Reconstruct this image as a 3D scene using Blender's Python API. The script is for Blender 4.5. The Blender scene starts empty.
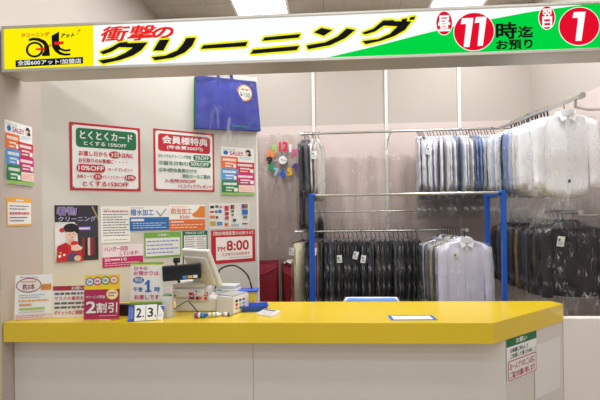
import bpy, bmesh, math, random
from math import sin, cos, pi, radians as R
from mathutils import Vector, Matrix
from mathutils.geometry import tessellate_polygon

C = bpy.context.scene
COL = C.collection
random.seed(7)

# ------------------------------------------------------------------ camera, world, exposure
cam = bpy.data.cameras.new('camera')
cam_ob = bpy.data.objects.new('camera', cam)
COL.objects.link(cam_ob)
cam.sensor_fit = 'HORIZONTAL'
cam.sensor_width = 36.0
cam.lens = 36.0 * 433.0 / 600.0
cam.shift_y = 16.0 / 600.0
cam_ob.matrix_world = (Matrix.Translation((0, 0, 1.6)) @ Matrix.Rotation(R(3.5), 4, 'Z')
                       @ Matrix.Rotation(R(90), 4, 'X') @ Matrix.Rotation(R(-0.8), 4, 'Z'))
cam.clip_start = 0.05
C.camera = cam_ob

world = bpy.data.worlds.new('world')
C.world = world
world.use_nodes = True
world.node_tree.nodes['Background'].inputs[0].default_value = (1.0, 0.99, 0.99, 1)
world.node_tree.nodes['Background'].inputs[1].default_value = 0.45

C.view_settings.view_transform = 'Standard'
C.view_settings.look = 'None'
C.view_settings.gamma = 1
C.view_settings.use_curve_mapping = False
C.view_settings.exposure = 0.0
C.cycles.transparent_max_bounces = 32
LAMP_STRENGTH = 8.0         # ceiling fixtures over the shop
LAMP_FRONT = 15.0            # ceiling fixtures in front of the counter, and added fill rows behind
LAMP_NEAR_FILL = 22.0           # added fill lights just behind the sign
SIGN_STRENGTH = 1.0

# ------------------------------------------------------------------ materials
def lin(c):
    return tuple(((v / 255) / 12.92 if v / 255 <= 0.04045 else ((v / 255 + 0.055) / 1.055) ** 2.4) for v in c) + (1.0,)

MATS = {}
def mat(name, rgb, rough=0.6, metal=0.0, var=0.0, scale=8.0, bump=0.0, bscale=60.0, coat=0.0, spec=0.5, stretch=None):
    if name in MATS: return MATS[name]
    m = bpy.data.materials.new(name); m.use_nodes = True
    nt = m.node_tree; b = nt.nodes['Principled BSDF']
    col = lin(rgb)
    b.inputs['Base Color'].default_value = col
    b.inputs['Roughness'].default_value = rough
    b.inputs['Metallic'].default_value = metal
    b.inputs['Specular IOR Level'].default_value = spec
    b.inputs['Coat Weight'].default_value = coat
    b.inputs['Coat Roughness'].default_value = 0.2
    tc = nt.nodes.new('ShaderNodeTexCoord')
    vec = tc.outputs['Object']
    if stretch:
        mp = nt.nodes.new('ShaderNodeMapping'); mp.inputs['Scale'].default_value = stretch
        nt.links.new(vec, mp.inputs[0]); vec = mp.outputs[0]
    if var:
        n = nt.nodes.new('ShaderNodeTexNoise'); n.inputs['Scale'].default_value = scale; n.inputs['Detail'].default_value = 3
        nt.links.new(vec, n.inputs['Vector'])
        r = nt.nodes.new('ShaderNodeValToRGB')
        r.color_ramp.elements[0].position = 0.3; r.color_ramp.elements[1].position = 0.7
        r.color_ramp.elements[0].color = tuple(x * (1 - var) for x in col[:3]) + (1,)
        r.color_ramp.elements[1].color = tuple(min(1, x * (1 + var)) for x in col[:3]) + (1,)
        nt.links.new(n.outputs[0], r.inputs[0]); nt.links.new(r.outputs[0], b.inputs['Base Color'])
    if bump:
        n = nt.nodes.new('ShaderNodeTexNoise'); n.inputs['Scale'].default_value = bscale; n.inputs['Detail'].default_value = 2
        nt.links.new(vec, n.inputs['Vector'])
        bp = nt.nodes.new('ShaderNodeBump'); bp.inputs['Strength'].default_value = bump; bp.inputs['Distance'].default_value = 0.01
        nt.links.new(n.outputs[0], bp.inputs['Height']); nt.links.new(bp.outputs[0], b.inputs['Normal'])
    MATS[name] = m
    return m

def emit(name, rgb, strength):
    if name in MATS: return MATS[name]
    m = bpy.data.materials.new(name); m.use_nodes = True
    nt = m.node_tree; nt.nodes.clear()
    o = nt.nodes.new('ShaderNodeOutputMaterial'); e = nt.nodes.new('ShaderNodeEmission')
    e.inputs[0].default_value = lin(rgb); e.inputs[1].default_value = strength
    nt.links.new(e.outputs[0], o.inputs[0])
    MATS[name] = m
    return m

def film(name, haze, gloss, rough=0.12, tint=(255, 255, 255), bscale=30.0, stretch=(1, 1, 0.4), bumps=0.5, painted_glint=0.0, cscale=9.0, cstretch=(1.4, 1.4, 0.5)):
    """clear polythene: mostly transparent, a little milky, wrinkled gloss"""
    if name in MATS: return MATS[name]
    m = bpy.data.materials.new(name); m.use_nodes = True
    nt = m.node_tree; nt.nodes.clear(); N = nt.nodes.new; L = nt.links.new
    out = N('ShaderNodeOutputMaterial')
    tr = N('ShaderNodeBsdfTransparent'); df = N('ShaderNodeBsdfDiffuse'); gl = N('ShaderNodeBsdfGlossy')
    df.inputs[0].default_value = lin(tint)
    gl.inputs['Roughness'].default_value = rough
    tc = N('ShaderNodeTexCoord'); mp = N('ShaderNodeMapping'); mp.inputs['Scale'].default_value = stretch
    nz = N('ShaderNodeTexNoise'); nz.inputs['Scale'].default_value = bscale; nz.inputs['Detail'].default_value = 2
    nz.inputs['Distortion'].default_value = 1.0
    bp = N('ShaderNodeBump'); bp.inputs['Strength'].default_value = bumps; bp.inputs['Distance'].default_value = 0.02
    L(tc.outputs['Object'], mp.inputs[0]); L(mp.outputs[0], nz.inputs['Vector']); L(nz.outputs[0], bp.inputs['Height'])
    L(bp.outputs[0], gl.inputs['Normal'])
    # glints of light painted as white streaks: thin ridges of a stretched noise
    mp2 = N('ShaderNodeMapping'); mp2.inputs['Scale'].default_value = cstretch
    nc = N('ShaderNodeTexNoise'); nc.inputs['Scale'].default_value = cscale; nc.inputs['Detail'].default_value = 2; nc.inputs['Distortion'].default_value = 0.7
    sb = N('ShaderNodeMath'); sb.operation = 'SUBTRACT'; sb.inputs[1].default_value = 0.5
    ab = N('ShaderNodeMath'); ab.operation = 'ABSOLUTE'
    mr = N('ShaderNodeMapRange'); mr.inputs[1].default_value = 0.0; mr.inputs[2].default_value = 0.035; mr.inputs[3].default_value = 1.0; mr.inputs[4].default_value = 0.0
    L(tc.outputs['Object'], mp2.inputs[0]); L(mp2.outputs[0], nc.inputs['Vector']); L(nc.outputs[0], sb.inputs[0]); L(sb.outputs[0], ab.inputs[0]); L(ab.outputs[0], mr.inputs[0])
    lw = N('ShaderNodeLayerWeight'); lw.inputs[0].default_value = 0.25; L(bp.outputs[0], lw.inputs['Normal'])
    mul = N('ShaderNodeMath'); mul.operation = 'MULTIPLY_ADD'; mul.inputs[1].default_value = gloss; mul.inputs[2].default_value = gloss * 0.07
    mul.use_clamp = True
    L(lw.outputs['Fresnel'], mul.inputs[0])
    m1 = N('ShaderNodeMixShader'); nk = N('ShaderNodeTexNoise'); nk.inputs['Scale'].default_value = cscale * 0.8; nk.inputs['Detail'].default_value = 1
    mk = N('ShaderNodeMapRange'); mk.inputs[1].default_value = 0.48; mk.inputs[2].default_value = 0.66; mk.inputs[3].default_value = 0.0; mk.inputs[4].default_value = painted_glint
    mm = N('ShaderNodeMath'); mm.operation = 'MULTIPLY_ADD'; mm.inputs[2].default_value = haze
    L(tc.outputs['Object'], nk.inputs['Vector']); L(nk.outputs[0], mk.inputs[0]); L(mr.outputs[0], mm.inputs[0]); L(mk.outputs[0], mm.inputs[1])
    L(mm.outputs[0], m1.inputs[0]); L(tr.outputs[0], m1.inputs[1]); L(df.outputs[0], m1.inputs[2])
    m2 = N('ShaderNodeMixShader'); L(mul.outputs[0], m2.inputs[0]); L(m1.outputs[0], m2.inputs[1]); L(gl.outputs[0], m2.inputs[2])
    L(m2.outputs[0], out.inputs[0])
    MATS[name] = m
    return m

wall_m = mat('painted_wall', (190, 180, 170), 0.75, var=0.02, scale=1.5, bump=0.05, bscale=120)
wall_left_m = mat('pink_beige_wall', (192, 179, 170), 0.7, var=0.02, scale=1.5, bump=0.05, bscale=120)
wall_front_m = mat('cream_wall', (204, 190, 158), 0.7, var=0.02, scale=2)
dado_m = mat('pink_dado_sheet', (216, 199, 192), 0.35, var=0.03, scale=2, spec=0.5)
part_m = mat('partition_board', (211, 206, 196), 0.5, var=0.015, scale=2)
low_m = mat('low_wall_paint', (236, 228, 220), 0.6, var=0.02, scale=3)
floor_m = mat('floor_tile', (176, 165, 150), 0.4, var=0.06, scale=4)
yellow_m = mat('yellow_laminate', (230, 196, 34), 0.28, var=0.02, scale=3, coat=0.25)
body_m = mat('counter_panel', (222, 214, 206), 0.45, var=0.01, scale=2)
steel_m = mat('brushed_steel', (200, 198, 192), 0.28, metal=0.9)
alu_m = mat('aluminium_frame', (205, 200, 190), 0.4, metal=0.55)
rail_m = mat('white_steel_strip', (235, 232, 226), 0.45)
blue_m = mat('blue_powder_coat', (22, 88, 190), 0.4, var=0.03)
black_m = mat('black_plastic', (24, 24, 27), 0.4)
wire_m = mat('dark_wire', (40, 40, 42), 0.35, metal=0.4)
white_m = mat('white_plastic', (240, 239, 236), 0.4)
beige_m = mat('beige_plastic', (222, 219, 212), 0.45, var=0.01)
paper_m = mat('paper', (245, 243, 238), 0.6)
dark_glass_m = mat('dark_screen', (16, 17, 22), 0.15)

def ink(rgb):
    return mat('ink_%d_%d_%d' % rgb, rgb, 0.55)
RED, MAG, GRN, BLU, ORA, YEL, BLK, GRY, WHT = ((190, 24, 46), (190, 30, 100), (20, 112, 66), (40, 110, 190), (232, 120, 40),
                                              (252, 214, 30), (34, 32, 34), (110, 106, 106), (236, 234, 230))

# ------------------------------------------------------------------ mesh building
_TX = {}
def text_mesh(s, shear=0.0):
    key = (s, shear)
    if key in _TX: return _TX[key]
    c = bpy.data.curves.new('lettering', 'FONT'); c.body = s; c.size = 1; c.shear = shear; c.resolution_u = 3
    o = bpy.data.objects.new('lettering', c); COL.objects.link(o)
    dg = bpy.context.evaluated_depsgraph_get()
    me = o.evaluated_get(dg).to_mesh()
    vs = [(v.co.x, v.co.y) for v in me.vertices]; fs = [tuple(p.vertices) for p in me.polygons]
    o.evaluated_get(dg).to_mesh_clear()
    bpy.data.objects.remove(o); bpy.data.curves.remove(c)
    x0 = min(v[0] for v in vs); x1 = max(v[0] for v in vs); y0 = min(v[1] for v in vs); y1 = max(v[1] for v in vs)
    vs = [((x - x0) / max(1e-6, x1 - x0), (y - y0) / max(1e-6, y1 - y0)) for x, y in vs]
    _TX[key] = (vs, fs)
    return _TX[key]

class MB:
    """collects shapes and links them as one mesh object"""
    def __init__(s):
        s.v = []; s.f = []; s.m = []; s.mats = []; s.smooth = []; s.layer = 0
    def mi(s, m):
        if m not in s.mats: s.mats.append(m)
        return s.mats.index(m)
    def add(s, vs, fs, m, smooth=False):
        b = len(s.v); s.v += [tuple(v) for v in vs]; k = s.mi(m)
        for f in fs:
            s.f.append([b + i for i in f]); s.m.append(k); s.smooth.append(smooth)
        return s
    def box(s, x0, y0, z0, x1, y1, z1, m, bev=0.0):
        if bev <= 0:
            vs = [(x, y, z) for z in (z0, z1) for y in (y0, y1) for x in (x0, x1)]
            s.add(vs, [(0, 2, 3, 1), (4, 5, 7, 6), (0, 1, 5, 4), (2, 6, 7, 3), (0, 4, 6, 2), (1, 3, 7, 5)], m)
        else:
            bm = bmesh.new(); bmesh.ops.create_cube(bm, size=1)
            for v in bm.verts:
                v.co = Vector(((x0 + x1) / 2 + v.co.x * (x1 - x0), (y0 + y1) / 2 + v.co.y * (y1 - y0), (z0 + z1) / 2 + v.co.z * (z1 - z0)))
            bmesh.ops.bevel(bm, geom=list(bm.edges), offset=bev, segments=2, affect='EDGES', profile=0.5)
            bm.verts.index_update()
            s.add([v.co.copy() for v in bm.verts], [[v.index for v in f.verts] for f in bm.faces], m)
            bm.free()
        return s
    def tube(s, path, r, m, seg=8, cap=True):
        path = [Vector(p) for p in path]; n = len(path); rings = []
        up = Vector((0, 0, 1))
        for i, p in enumerate(path):
            t = (path[min(i + 1, n - 1)] - path[max(i - 1, 0)]).normalized()
            a = t.cross(up if abs(t.z) < 0.95 else Vector((0, 1, 0))).normalized(); b = t.cross(a).normalized()
            rr = r[i] if isinstance(r, (list, tuple)) else r
            rings.append([p + a * rr * cos(2 * pi * k / seg) + b * rr * sin(2 * pi * k / seg) for k in range(seg)])
        vs = [v for ring in rings for v in ring]; fs = []
        for i in range(n - 1):
            for k in range(seg):
                fs.append((i * seg + k, i * seg + (k + 1) % seg, (i + 1) * seg + (k + 1) % seg, (i + 1) * seg + k))
        s.add(vs, fs, m, True)
        if cap: s.add(rings[0], [tuple(range(seg))], m); s.add(rings[-1], [tuple(range(seg))[::-1]], m)
        return s
    def loft(s, rings, m, smooth=True, cap0=False, cap1=False):
        k = len(rings[0]); vs = [v for r in rings for v in r]; fs = []
        for i in range(len(rings) - 1):
            for j in range(k):
                fs.append((i * k + j, (i + 1) * k + j, (i + 1) * k + (j + 1) % k, i * k + (j + 1) % k))
        if cap0: fs.append(tuple(range(k)))
        if cap1: fs.append(tuple((len(rings) - 1) * k + j for j in range(k))[::-1])
        return s.add(vs, fs, m, smooth)
    def lathe(s, prof, m, seg=20, loc=(0, 0, 0)):
        rings = [[(loc[0] + r * cos(2 * pi * k / seg), loc[1] + r * sin(2 * pi * k / seg), loc[2] + z) for k in range(seg)] for r, z in prof]
        return s.loft(rings, m, True, prof[0][0] > 1e-4, prof[-1][0] > 1e-4)
    def prism(s, pts, z0, z1, m):
        n = len(pts); vs = [(x, y, z0) for x, y in pts] + [(x, y, z1) for x, y in pts]
        return s.add(vs, [tuple(range(n))[::-1], tuple(range(n, 2 * n))] + [(i, (i + 1) % n, n + (i + 1) % n, n + i) for i in range(n)], m)
    # flat printing on the -Y face: local x right, z up
    def up(s): s.layer += 1; return -0.0004 * s.layer
    def poly(s, pts, m, y0=0.0, y=None):
        y = y0 + s.up() if y is None else y
        n = len(pts); area = sum(pts[i][0] * pts[(i + 1) % n][1] - pts[(i + 1) % n][0] * pts[i][1] for i in range(n))
        if area < 0: pts = pts[::-1]
        if n <= 4: return s.add([(x, y, z) for x, z in pts], [tuple(range(n))], m)
        tri = tessellate_polygon([[Vector((x, z, 0)) for x, z in pts]])
        s.add([(x, y, z) for x, z in pts], [tuple(t) for t in tri], m)
        return s
    def ell(s, cx, cz, rx, rz, m, y0=0.0, n=28):
        return s.poly([(cx + rx * cos(2 * pi * k / n), cz + rz * sin(2 * pi * k / n)) for k in range(n)], m, y0)
    def text(s, t, x0, z0, x1, z1, m, y0=0.0, bold=0.0, shear=0.0):
        vs, fs = text_mesh(t, shear); y = y0 + s.up(); w = x1 - x0; h = z1 - z0
        b = bold * h
        for i, (dx, dz) in enumerate([(0, 0)] if not bold else [(-b, -b), (b, -b), (-b, b), (b, b)]):
            s.add([(x0 + x * w + dx, y - 0.00005 * i, z0 + z * h + dz) for x, z in vs], fs, m)
        return s
    def build(s, name, parent=None, loc=None, rot=None):
        me = bpy.data.meshes.new(name); me.from_pydata(s.v, [], s.f)
        for m in s.mats: me.materials.append(m)
        me.polygons.foreach_set('material_index', s.m); me.polygons.foreach_set('use_smooth', s.smooth); me.update()
        o = bpy.data.objects.new(name, me); COL.objects.link(o)
        if parent: o.parent = parent
        if loc is not None: o.location = loc
        if rot is not None: o.rotation_euler = rot
        return o

def tag(o, label, cat, group=None, kind=None):
    o['label'] = label; o['category'] = cat
    if group: o['group'] = group
    if kind: o['kind'] = kind
    return o
def thing(name, label, cat, loc=(0, 0, 0), rz=0.0, group=None):
    o = bpy.data.objects.new(name, None); COL.objects.link(o); o.location = loc; o.rotation_euler = (0, 0, rz)
    o.empty_display_size = 0.1
    return tag(o, label, cat, group)
def struct(o):
    o['kind'] = 'structure'; return o

# ------------------------------------------------------------------ the setting
ZC, YB, XL, XR = 4.1, 5.36, -2.08, 2.47
P0 = Vector((-2.08, 3.056)); PD = Vector((0.80228, 0.59694)); PROT = math.atan2(PD.y, PD.x); PN = Vector((PD.y, -PD.x))
CH0 = Vector((0.983, 2.65)); CHD = Vector((0.7817, 0.6237)); CHROT = math.atan2(CHD.y, CHD.x); CHN = Vector((CHD.y, -CHD.x))

struct(MB().box(-4, -4, -0.05, 4, 5.6, 0, floor_m).build('floor'))

# ceiling boards: 91 x 45 cm fissured mineral boards drawn in the material
cm = mat('ceiling_board', (214, 206, 192), 0.9)
nt = cm.node_tree; b = nt.nodes['Principled BSDF']; tc = nt.nodes.new('ShaderNodeTexCoord')
br = nt.nodes.new('ShaderNodeTexBrick'); br.inputs['Scale'].default_value = 1.0
br.inputs['Color1'].default_value = lin((214, 206, 192)); br.inputs['Color2'].default_value = lin((208, 200, 186)); br.inputs['Mortar'].default_value = lin((150, 142, 130))
br.inputs['Mortar Size'].default_value = 0.003; br.inputs['Brick Width'].default_value = 0.91; br.inputs['Row Height'].default_value = 0.455
mpn = nt.nodes.new('ShaderNodeMapping'); mpn.inputs['Scale'].default_value = (60, 4, 1)
nz = nt.nodes.new('ShaderNodeTexNoise'); nz.inputs['Scale'].default_value = 1.0; nz.inputs['Detail'].default_value = 3
mx = nt.nodes.new('ShaderNodeMix'); mx.data_type = 'RGBA'; mx.blend_type = 'MULTIPLY'; mx.inputs[0].default_value = 0.25
nt.links.new(tc.outputs['Object'], br.inputs['Vector']); nt.links.new(tc.outputs['Object'], mpn.inputs[0]); nt.links.new(mpn.outputs[0], nz.inputs['Vector'])
nt.links.new(br.outputs['Color'], mx.inputs[6]); nt.links.new(nz.outputs[0], mx.inputs[7]); nt.links.new(mx.outputs[2], b.inputs['Base Color'])
struct(MB().box(-4, -4, ZC, 4, 5.6, ZC + 0.05, cm).build('ceiling'))

struct(MB().box(-3.2, YB, 0, 4, YB + 0.1, ZC, wall_m).build('wall_back'))
struct(MB().box(XL - 0.9, 2.645, 0, XL, YB, 2.83, wall_left_m).box(XL - 0.9, 2.645, 2.83, XL, YB, ZC, wall_m).box(XL - 0.9, 2.64, 0, XL - 0.001, 2.645, ZC, wall_front_m).build('wall_left'))
struct(MB().box(XR, 2.66, 0, XR + 0.1, YB, ZC, wall_m).build('wall_right'))
# pink sheet covering on the lower walls
struct(MB().box(-2.07, YB - 0.006, 0, XR, YB, 2.716, dado_m).build('trim_back'))
struct(MB().box(XR - 0.006, 2.66, 0, XR, YB - 0.006, 2.728, dado_m).build('trim_right'))
# angled partition with an aluminium end post
pl = 1.78
o = MB().box(0.0, 0, 0, pl - 0.02, 0.04, 2.93, part_m).box(pl - 0.02, -0.004, 0, pl, 0.044, 2.935, rail_m).build('wall_partition', loc=(P0.x, P0.y, 0), rot=(0, 0, PROT))
struct(o)
struct(MB().box(1.683, 3.215, 0, XR, 3.295, 0.838, low_m).build('wall_front'))

# ------------------------------------------------------------------ ceiling lights and added fill lights
lamp_m = emit('lamp_diffuser', (250, 252, 255), LAMP_STRENGTH)
fill_near_m = emit('fill_diffuser_near', (250, 252, 255), LAMP_NEAR_FILL)
lampf_m = emit('lamp_diffuser_front', (250, 252, 255), LAMP_FRONT)
def fixture(cx, cy, wx, wy, label, em):
    t = thing('ceiling_light', label, 'ceiling light', (cx, cy, ZC - 0.02))
    f = MB(); e = 0.03
    for a in ((-wx/2, -wy/2, wx/2, -wy/2 + e), (-wx/2, wy/2 - e, wx/2, wy/2), (-wx/2, -wy/2 + e, -wx/2 + e, wy/2 - e), (wx/2 - e, -wy/2 + e, wx/2, wy/2 - e)):
        f.box(a[0], a[1], 0, a[2], a[3], 0.02, white_m)
    f.build('frame', t)
    MB().add([(-wx/2 + e, -wy/2 + e, 0.006), (-wx/2 + e, wy/2 - e, 0.006), (wx/2 - e, wy/2 - e, 0.006), (wx/2 - e, -wy/2 + e, 0.006)], [(0, 1, 2, 3)], em).build('diffuser', t)
fixture(-0.745, 3.33, 0.66, 1.3, 'recessed ceiling light just behind the shop sign, above the partition', fill_near_m)  # unseen pair added to brighten the shirts and partition
fixture(1.58, 3.33, 0.66, 1.3, 'recessed ceiling light just behind the shop sign, above the counter end', fill_near_m)
fixture(-0.745, 4.66, 0.66, 1.3, 'bright recessed ceiling light seen above the middle of the lit shop sign', lamp_m)
fixture(1.58, 4.66, 0.66, 1.3, 'bright recessed ceiling light seen above the red noon badge of the sign', lamp_m)
for i, x in enumerate((-1.7, 0.2, 2.1)):
    fixture(x, 1.55, 1.25, 0.3, ('left', 'middle', 'right')[i] + ' one of three ceiling lights just in front of the shop sign', lampf_m)
    fixture(x, 0.3, 1.25, 0.3, ('left', 'middle', 'right')[i] + ' one of three ceiling lights over the customer side of the shop', lampf_m)
    fixture(x, -1.0, 1.25, 0.3, ('left', 'middle', 'right')[i] + ' one of three ceiling lights behind the viewer', lampf_m)  # unseen row added to soften the sign's shadow band
    fixture(x, -3.0, 1.25, 0.3, ('left', 'middle', 'right')[i] + ' one of three ceiling lights far out in the hall behind the viewer', lampf_m)  # unseen row added to light the shirts from the front

# ------------------------------------------------------------------ the counter
ct = thing('service_counter', 'white service counter with a thick bright yellow top and chamfered right corner', 'counter', (0, 0, 0))
top = [(-2.075, 2.65), (0.983, 2.65), (1.681, 3.207), (1.652, 3.317), (-1.72, 3.3), (-2.075, 3.045)]
MB().prism(top, 0.82, 0.944, yellow_m).build('countertop', ct)
def off(p, d): return (p[0] - CHN.x * d, p[1] - CHN.y * d)
c1 = (1.095, 2.745)
MB().prism([(-2.075, 2.745), (-0.482, 2.745), (-0.482, 2.775), (-2.075, 2.775)], 0, 0.8195, body_m).build('front_panel', ct)
MB().prism([(-0.4795, 2.745), off(c1, 0.005), (1.07, 2.775), (-0.4795, 2.775)], 0, 0.8195, body_m).build('front_panel', ct)
MB().prism([off(c1, 0.0055), off((1.68, 3.2063), 0.0055), off((1.655, 3.215), 0.03), off((1.08, 2.755), 0.03)], 0, 0.8195, body_m).build('end_panel', ct)

# ------------------------------------------------------------------ the lit shop sign
def em(rgb): return emit('lit_%d_%d_%d' % rgb, rgb, SIGN_STRENGTH)
SW, SY, SG, SR, SK = em((253, 255, 255)), em((255, 240, 10)), em((0, 214, 68)), em((230, 16, 44)), emit('sign_black', (26, 24, 26), SIGN_STRENGTH)
SRR = em((238, 40, 30)); SYL = em((246, 246, 20))
sign = thing('shop_sign', 'long illuminated shop sign with yellow logo panel and green and white headline', 'sign', (0, 2.65, 2.545))
XE = 2.465
MB().box(-2.057, 0.012, 0, XE, 0.2, 0.295, alu_m).build('housing', sign)
f = MB()
f.box(-2.057, -0.006, 0.0, XE, 0.012, 0.0195, alu_m, 0.003).box(-2.057, -0.006, 0.2785, XE, 0.012, 0.295, alu_m, 0.003)
f.box(-2.057, -0.006, 0.0195, -2.046, 0.012, 0.2785, alu_m).build('frame', sign)
OZ = 2.545
def sh(pts): return [(x, z - OZ) for x, z in pts]
SHAPES = {
    'ku': [(-1.4159, 2.6553), (-1.3493, 2.6764), (-1.2857, 2.709), (-1.2324, 2.7116), (-1.2344, 2.7032), (-1.1051, 2.703), (-1.1463, 2.6547), (-1.1998, 2.6237), (-1.2824, 2.5984), (-1.3946, 2.5788), (-1.4264, 2.6008), (-1.3211, 2.614), (-1.2479, 2.6443), (-1.202, 2.6737), (-1.291, 2.679), (-1.3399, 2.6525), (-1.3937, 2.6374)],
    'ri_left': [(-1.0281, 2.7159), (-0.9649, 2.7163), (-1.0041, 2.6475), (-1.0713, 2.6491)],
    'ri_right': [(-0.858, 2.7206), (-0.7962, 2.7209), (-0.8207, 2.6705), (-0.8688, 2.6303), (-0.9455, 2.6004), (-1.0606, 2.5876), (-1.0814, 2.61), (-0.9931, 2.6162), (-0.9162, 2.6461), (-0.8823, 2.6822)],
    'bar': [(-0.7495, 2.6716), (-0.4718, 2.6826), (-0.4834, 2.6546), (-0.7688, 2.6481)],
    'ni_top': [(-0.366, 2.7056), (-0.1418, 2.718), (-0.156, 2.6947), (-0.3812, 2.684)],
    'ni_bottom': [(-0.4398, 2.6317), (-0.1511, 2.6457), (-0.1681, 2.6188), (-0.456, 2.6055)],
    'n_dot': [(-0.0621, 2.7243), (-0.0159, 2.75), (0.0525, 2.7335), (-0.0013, 2.7005)],
    'n_sweep': [(-0.1076, 2.6465), (0.0058, 2.6605), (0.0823, 2.6926), (0.1391, 2.7407), (0.1919, 2.7294), (0.1277, 2.6802), (0.036, 2.6411), (-0.0987, 2.6217)],
    'gu': [(0.2297, 2.71), (0.3005, 2.7326), (0.3597, 2.7802), (0.4226, 2.7794), (0.427, 2.7729), (0.5299, 2.7677), (0.489, 2.7159), (0.4258, 2.6822), (0.3445, 2.6563), (0.2522, 2.6389), (0.2317, 2.6597), (0.3267, 2.6679), (0.3991, 2.6969), (0.4445, 2.7404), (0.3638, 2.7482), (0.3093, 2.7141), (0.2503, 2.6982)],
    'dot1': [(0.472, 2.7828), (0.506, 2.7877), (0.5004, 2.7689), (0.4681, 2.7648)],
    'dot2': [(0.5195, 2.7917), (0.5535, 2.7975), (0.5452, 2.777), (0.5166, 2.7737)],
    'green': [(0.0043, 2.558), (0.308, 2.6246), (0.5778, 2.6849), (0.7557, 2.7217), (1.0022, 2.7613), (1.2342, 2.7961), (1.5659, 2.8272)],
    'ring_c': [(-1.8443, 2.6852), (-1.7861, 2.683), (-1.8436, 2.7342)],
    'a': [(-1.8818, 2.7555), (-1.8498, 2.7625), (-1.8101, 2.7571), (-1.7707, 2.7384), (-1.7481, 2.7058), (-1.7424, 2.6414), (-1.7933, 2.6407), (-1.7971, 2.6535), (-1.7816, 2.6721), (-1.781, 2.7102), (-1.796, 2.7267), (-1.8203, 2.7384), (-1.8501, 2.7447), (-1.8813, 2.7395)],
    't': [(-1.7307, 2.7686), (-1.6796, 2.7939), (-1.6808, 2.7064), (-1.6692, 2.6882), (-1.6398, 2.6776), (-1.6069, 2.6808), (-1.6071, 2.6668), (-1.6433, 2.6644), (-1.6727, 2.6743), (-1.6858, 2.678), (-1.6729, 2.6648), (-1.6434, 2.653), (-1.6073, 2.6529), (-1.6075, 2.6402), (-1.6437, 2.6384), (-1.6797, 2.6461), (-1.709, 2.6681), (-1.7277, 2.6986)],
    'red1': [(-1.8342, 2.6931), (-1.7747, 2.6934), (-1.7749, 2.6794), (-1.8345, 2.6791)],
    'red2': [(-1.7114, 2.7291), (-1.6502, 2.7306), (-1.6505, 2.7116), (-1.7117, 2.7101)],
    'red3': [(-1.746, 2.7089), (-1.7301, 2.7171), (-1.7302, 2.7095), (-1.7436, 2.6973)],
    'r_kuri': (-1.9292, 2.7665, -1.7451, 2.7919),
    'r_att': (-1.6681, 2.7518, -1.5795, 2.779),
    'r_ex': (-1.5628, 2.7723, -1.5382, 2.8027),
    'r_box': (-1.9698, 2.576, -1.5234, 2.6199),
    'r_sho': (-1.4045, 2.7189, -1.0486, 2.8103),
    'r_no': (-1.0725, 2.7264, -0.9414, 2.792),
    'r_hiru': (0.687, 2.7006, 0.756, 2.7907),
    'r_11': (0.817, 2.5977, 0.9705, 2.7744),
    'r_ji': (1.0259, 2.6384, 1.1418, 2.7322),
    'r_made': (1.1518, 2.6416, 1.2354, 2.7084),
    'r_azu': (1.0248, 2.5742, 1.2315, 2.6292),
    'r_yoku': (1.293, 2.7565, 1.3488, 2.8072),
    'r_hi': (1.2948, 2.697, 1.3463, 2.7521),
    'r_1': (1.4633, 2.6101, 1.54, 2.7799),
    'r_e_hiru': (0.672, 2.6745, 0.7728, 2.8221),
    'r_e_11': (0.7756, 2.5725, 1.0177, 2.8057),
    'r_e_yoku': (1.2711, 2.6837, 1.3691, 2.8258),
    'r_e_1': (1.3855, 2.5809, 1.6207, 2.8107),
    'r_ysplit': (-1.4563, 2.5653, -1.4563, 2.8241),
    'r_panel': (-2.0473, 2.5636, -2.0473, 2.8226),
    'r_fr': (-2.0574, 2.5448, -2.0574, 2.839),
    'r_panR': (1.5642, 2.5653, 1.5642, 2.8272),
    'r_frR': (1.5925, 2.5466, 1.5925, 2.8407),
}
def sr(k): a = SHAPES['r_' + k]; return (a[0], a[1] - OZ, a[2], a[3] - OZ)
lp = MB(); lp.box(-2.046, 0.006, 0.0195, -1.456, 0.0125, 0.2785, SY)
k0 = 0.006
cx, cz = SHAPES['ring_c'][0]; cz -= OZ
lp.ell(cx, cz, 0.0585, 0.0505, SK, k0, 36).ell(cx, cz, 0.043, 0.037, SY, k0, 36)
lp.poly(sh(SHAPES['a']), SK, k0).poly(sh(SHAPES['t']), SK, k0)
for r in ('red1', 'red2', 'red3'): lp.poly(sh(SHAPES[r]), SRR, k0)
lp.text('クリーニング', *sr('kuri'), SRR, k0, 0.045).text('アット', *sr('att'), SK, k0, 0.05, 0.3)
ex = sr('ex'); lp.text('!', ex[0], ex[1], ex[2], ex[3], SRR, k0, 0.02, 0.4)
bx = sr('box'); lp.poly([(bx[0], bx[1]), (bx[2], bx[1] + 0.008), (bx[2], bx[3] + 0.006), (bx[0], bx[3])], SK, k0)
lp.text('全国600アット!加盟店', bx[0] + 0.015, bx[1] + 0.011, bx[2] - 0.012, bx[3] - 0.003, SW, k0, 0.012)
lp.build('logo_panel', sign)

hp = MB(); hp.box(-1.456, 0.006, 0.0195, XE, 0.0125, 0.2785, SW)
g = sh(SHAPES['green']); g = [(g[0][0], 0.0196)] + g[1:] + [(2.0, 0.2784), (XE - 0.001, 0.2784), (XE - 0.001, 0.0196)]
hp.poly(g, SG, k0)
strokes = ['ku', 'ri_left', 'ri_right', 'bar', 'ni_top', 'ni_bottom', 'n_dot', 'n_sweep', 'gu', 'dot1', 'dot2']
yb = k0 + hp.up()
for s_ in strokes:                                     # yellow outline behind the black brush strokes
    for a in range(8):
        hp.poly([(x + 0.0125 * cos(a * pi / 4), z + 0.0125 * sin(a * pi / 4)) for x, z in sh(SHAPES[s_])], SYL, y=yb)
yb = k0 + hp.up()
for s_ in strokes: hp.poly(sh(SHAPES[s_]), SK, y=yb)
hp.text('衝撃', *sr('sho'), SRR, k0, 0.03, 0.25).text('の', *sr('no'), SRR, k0, 0.05, 0.25)
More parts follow.
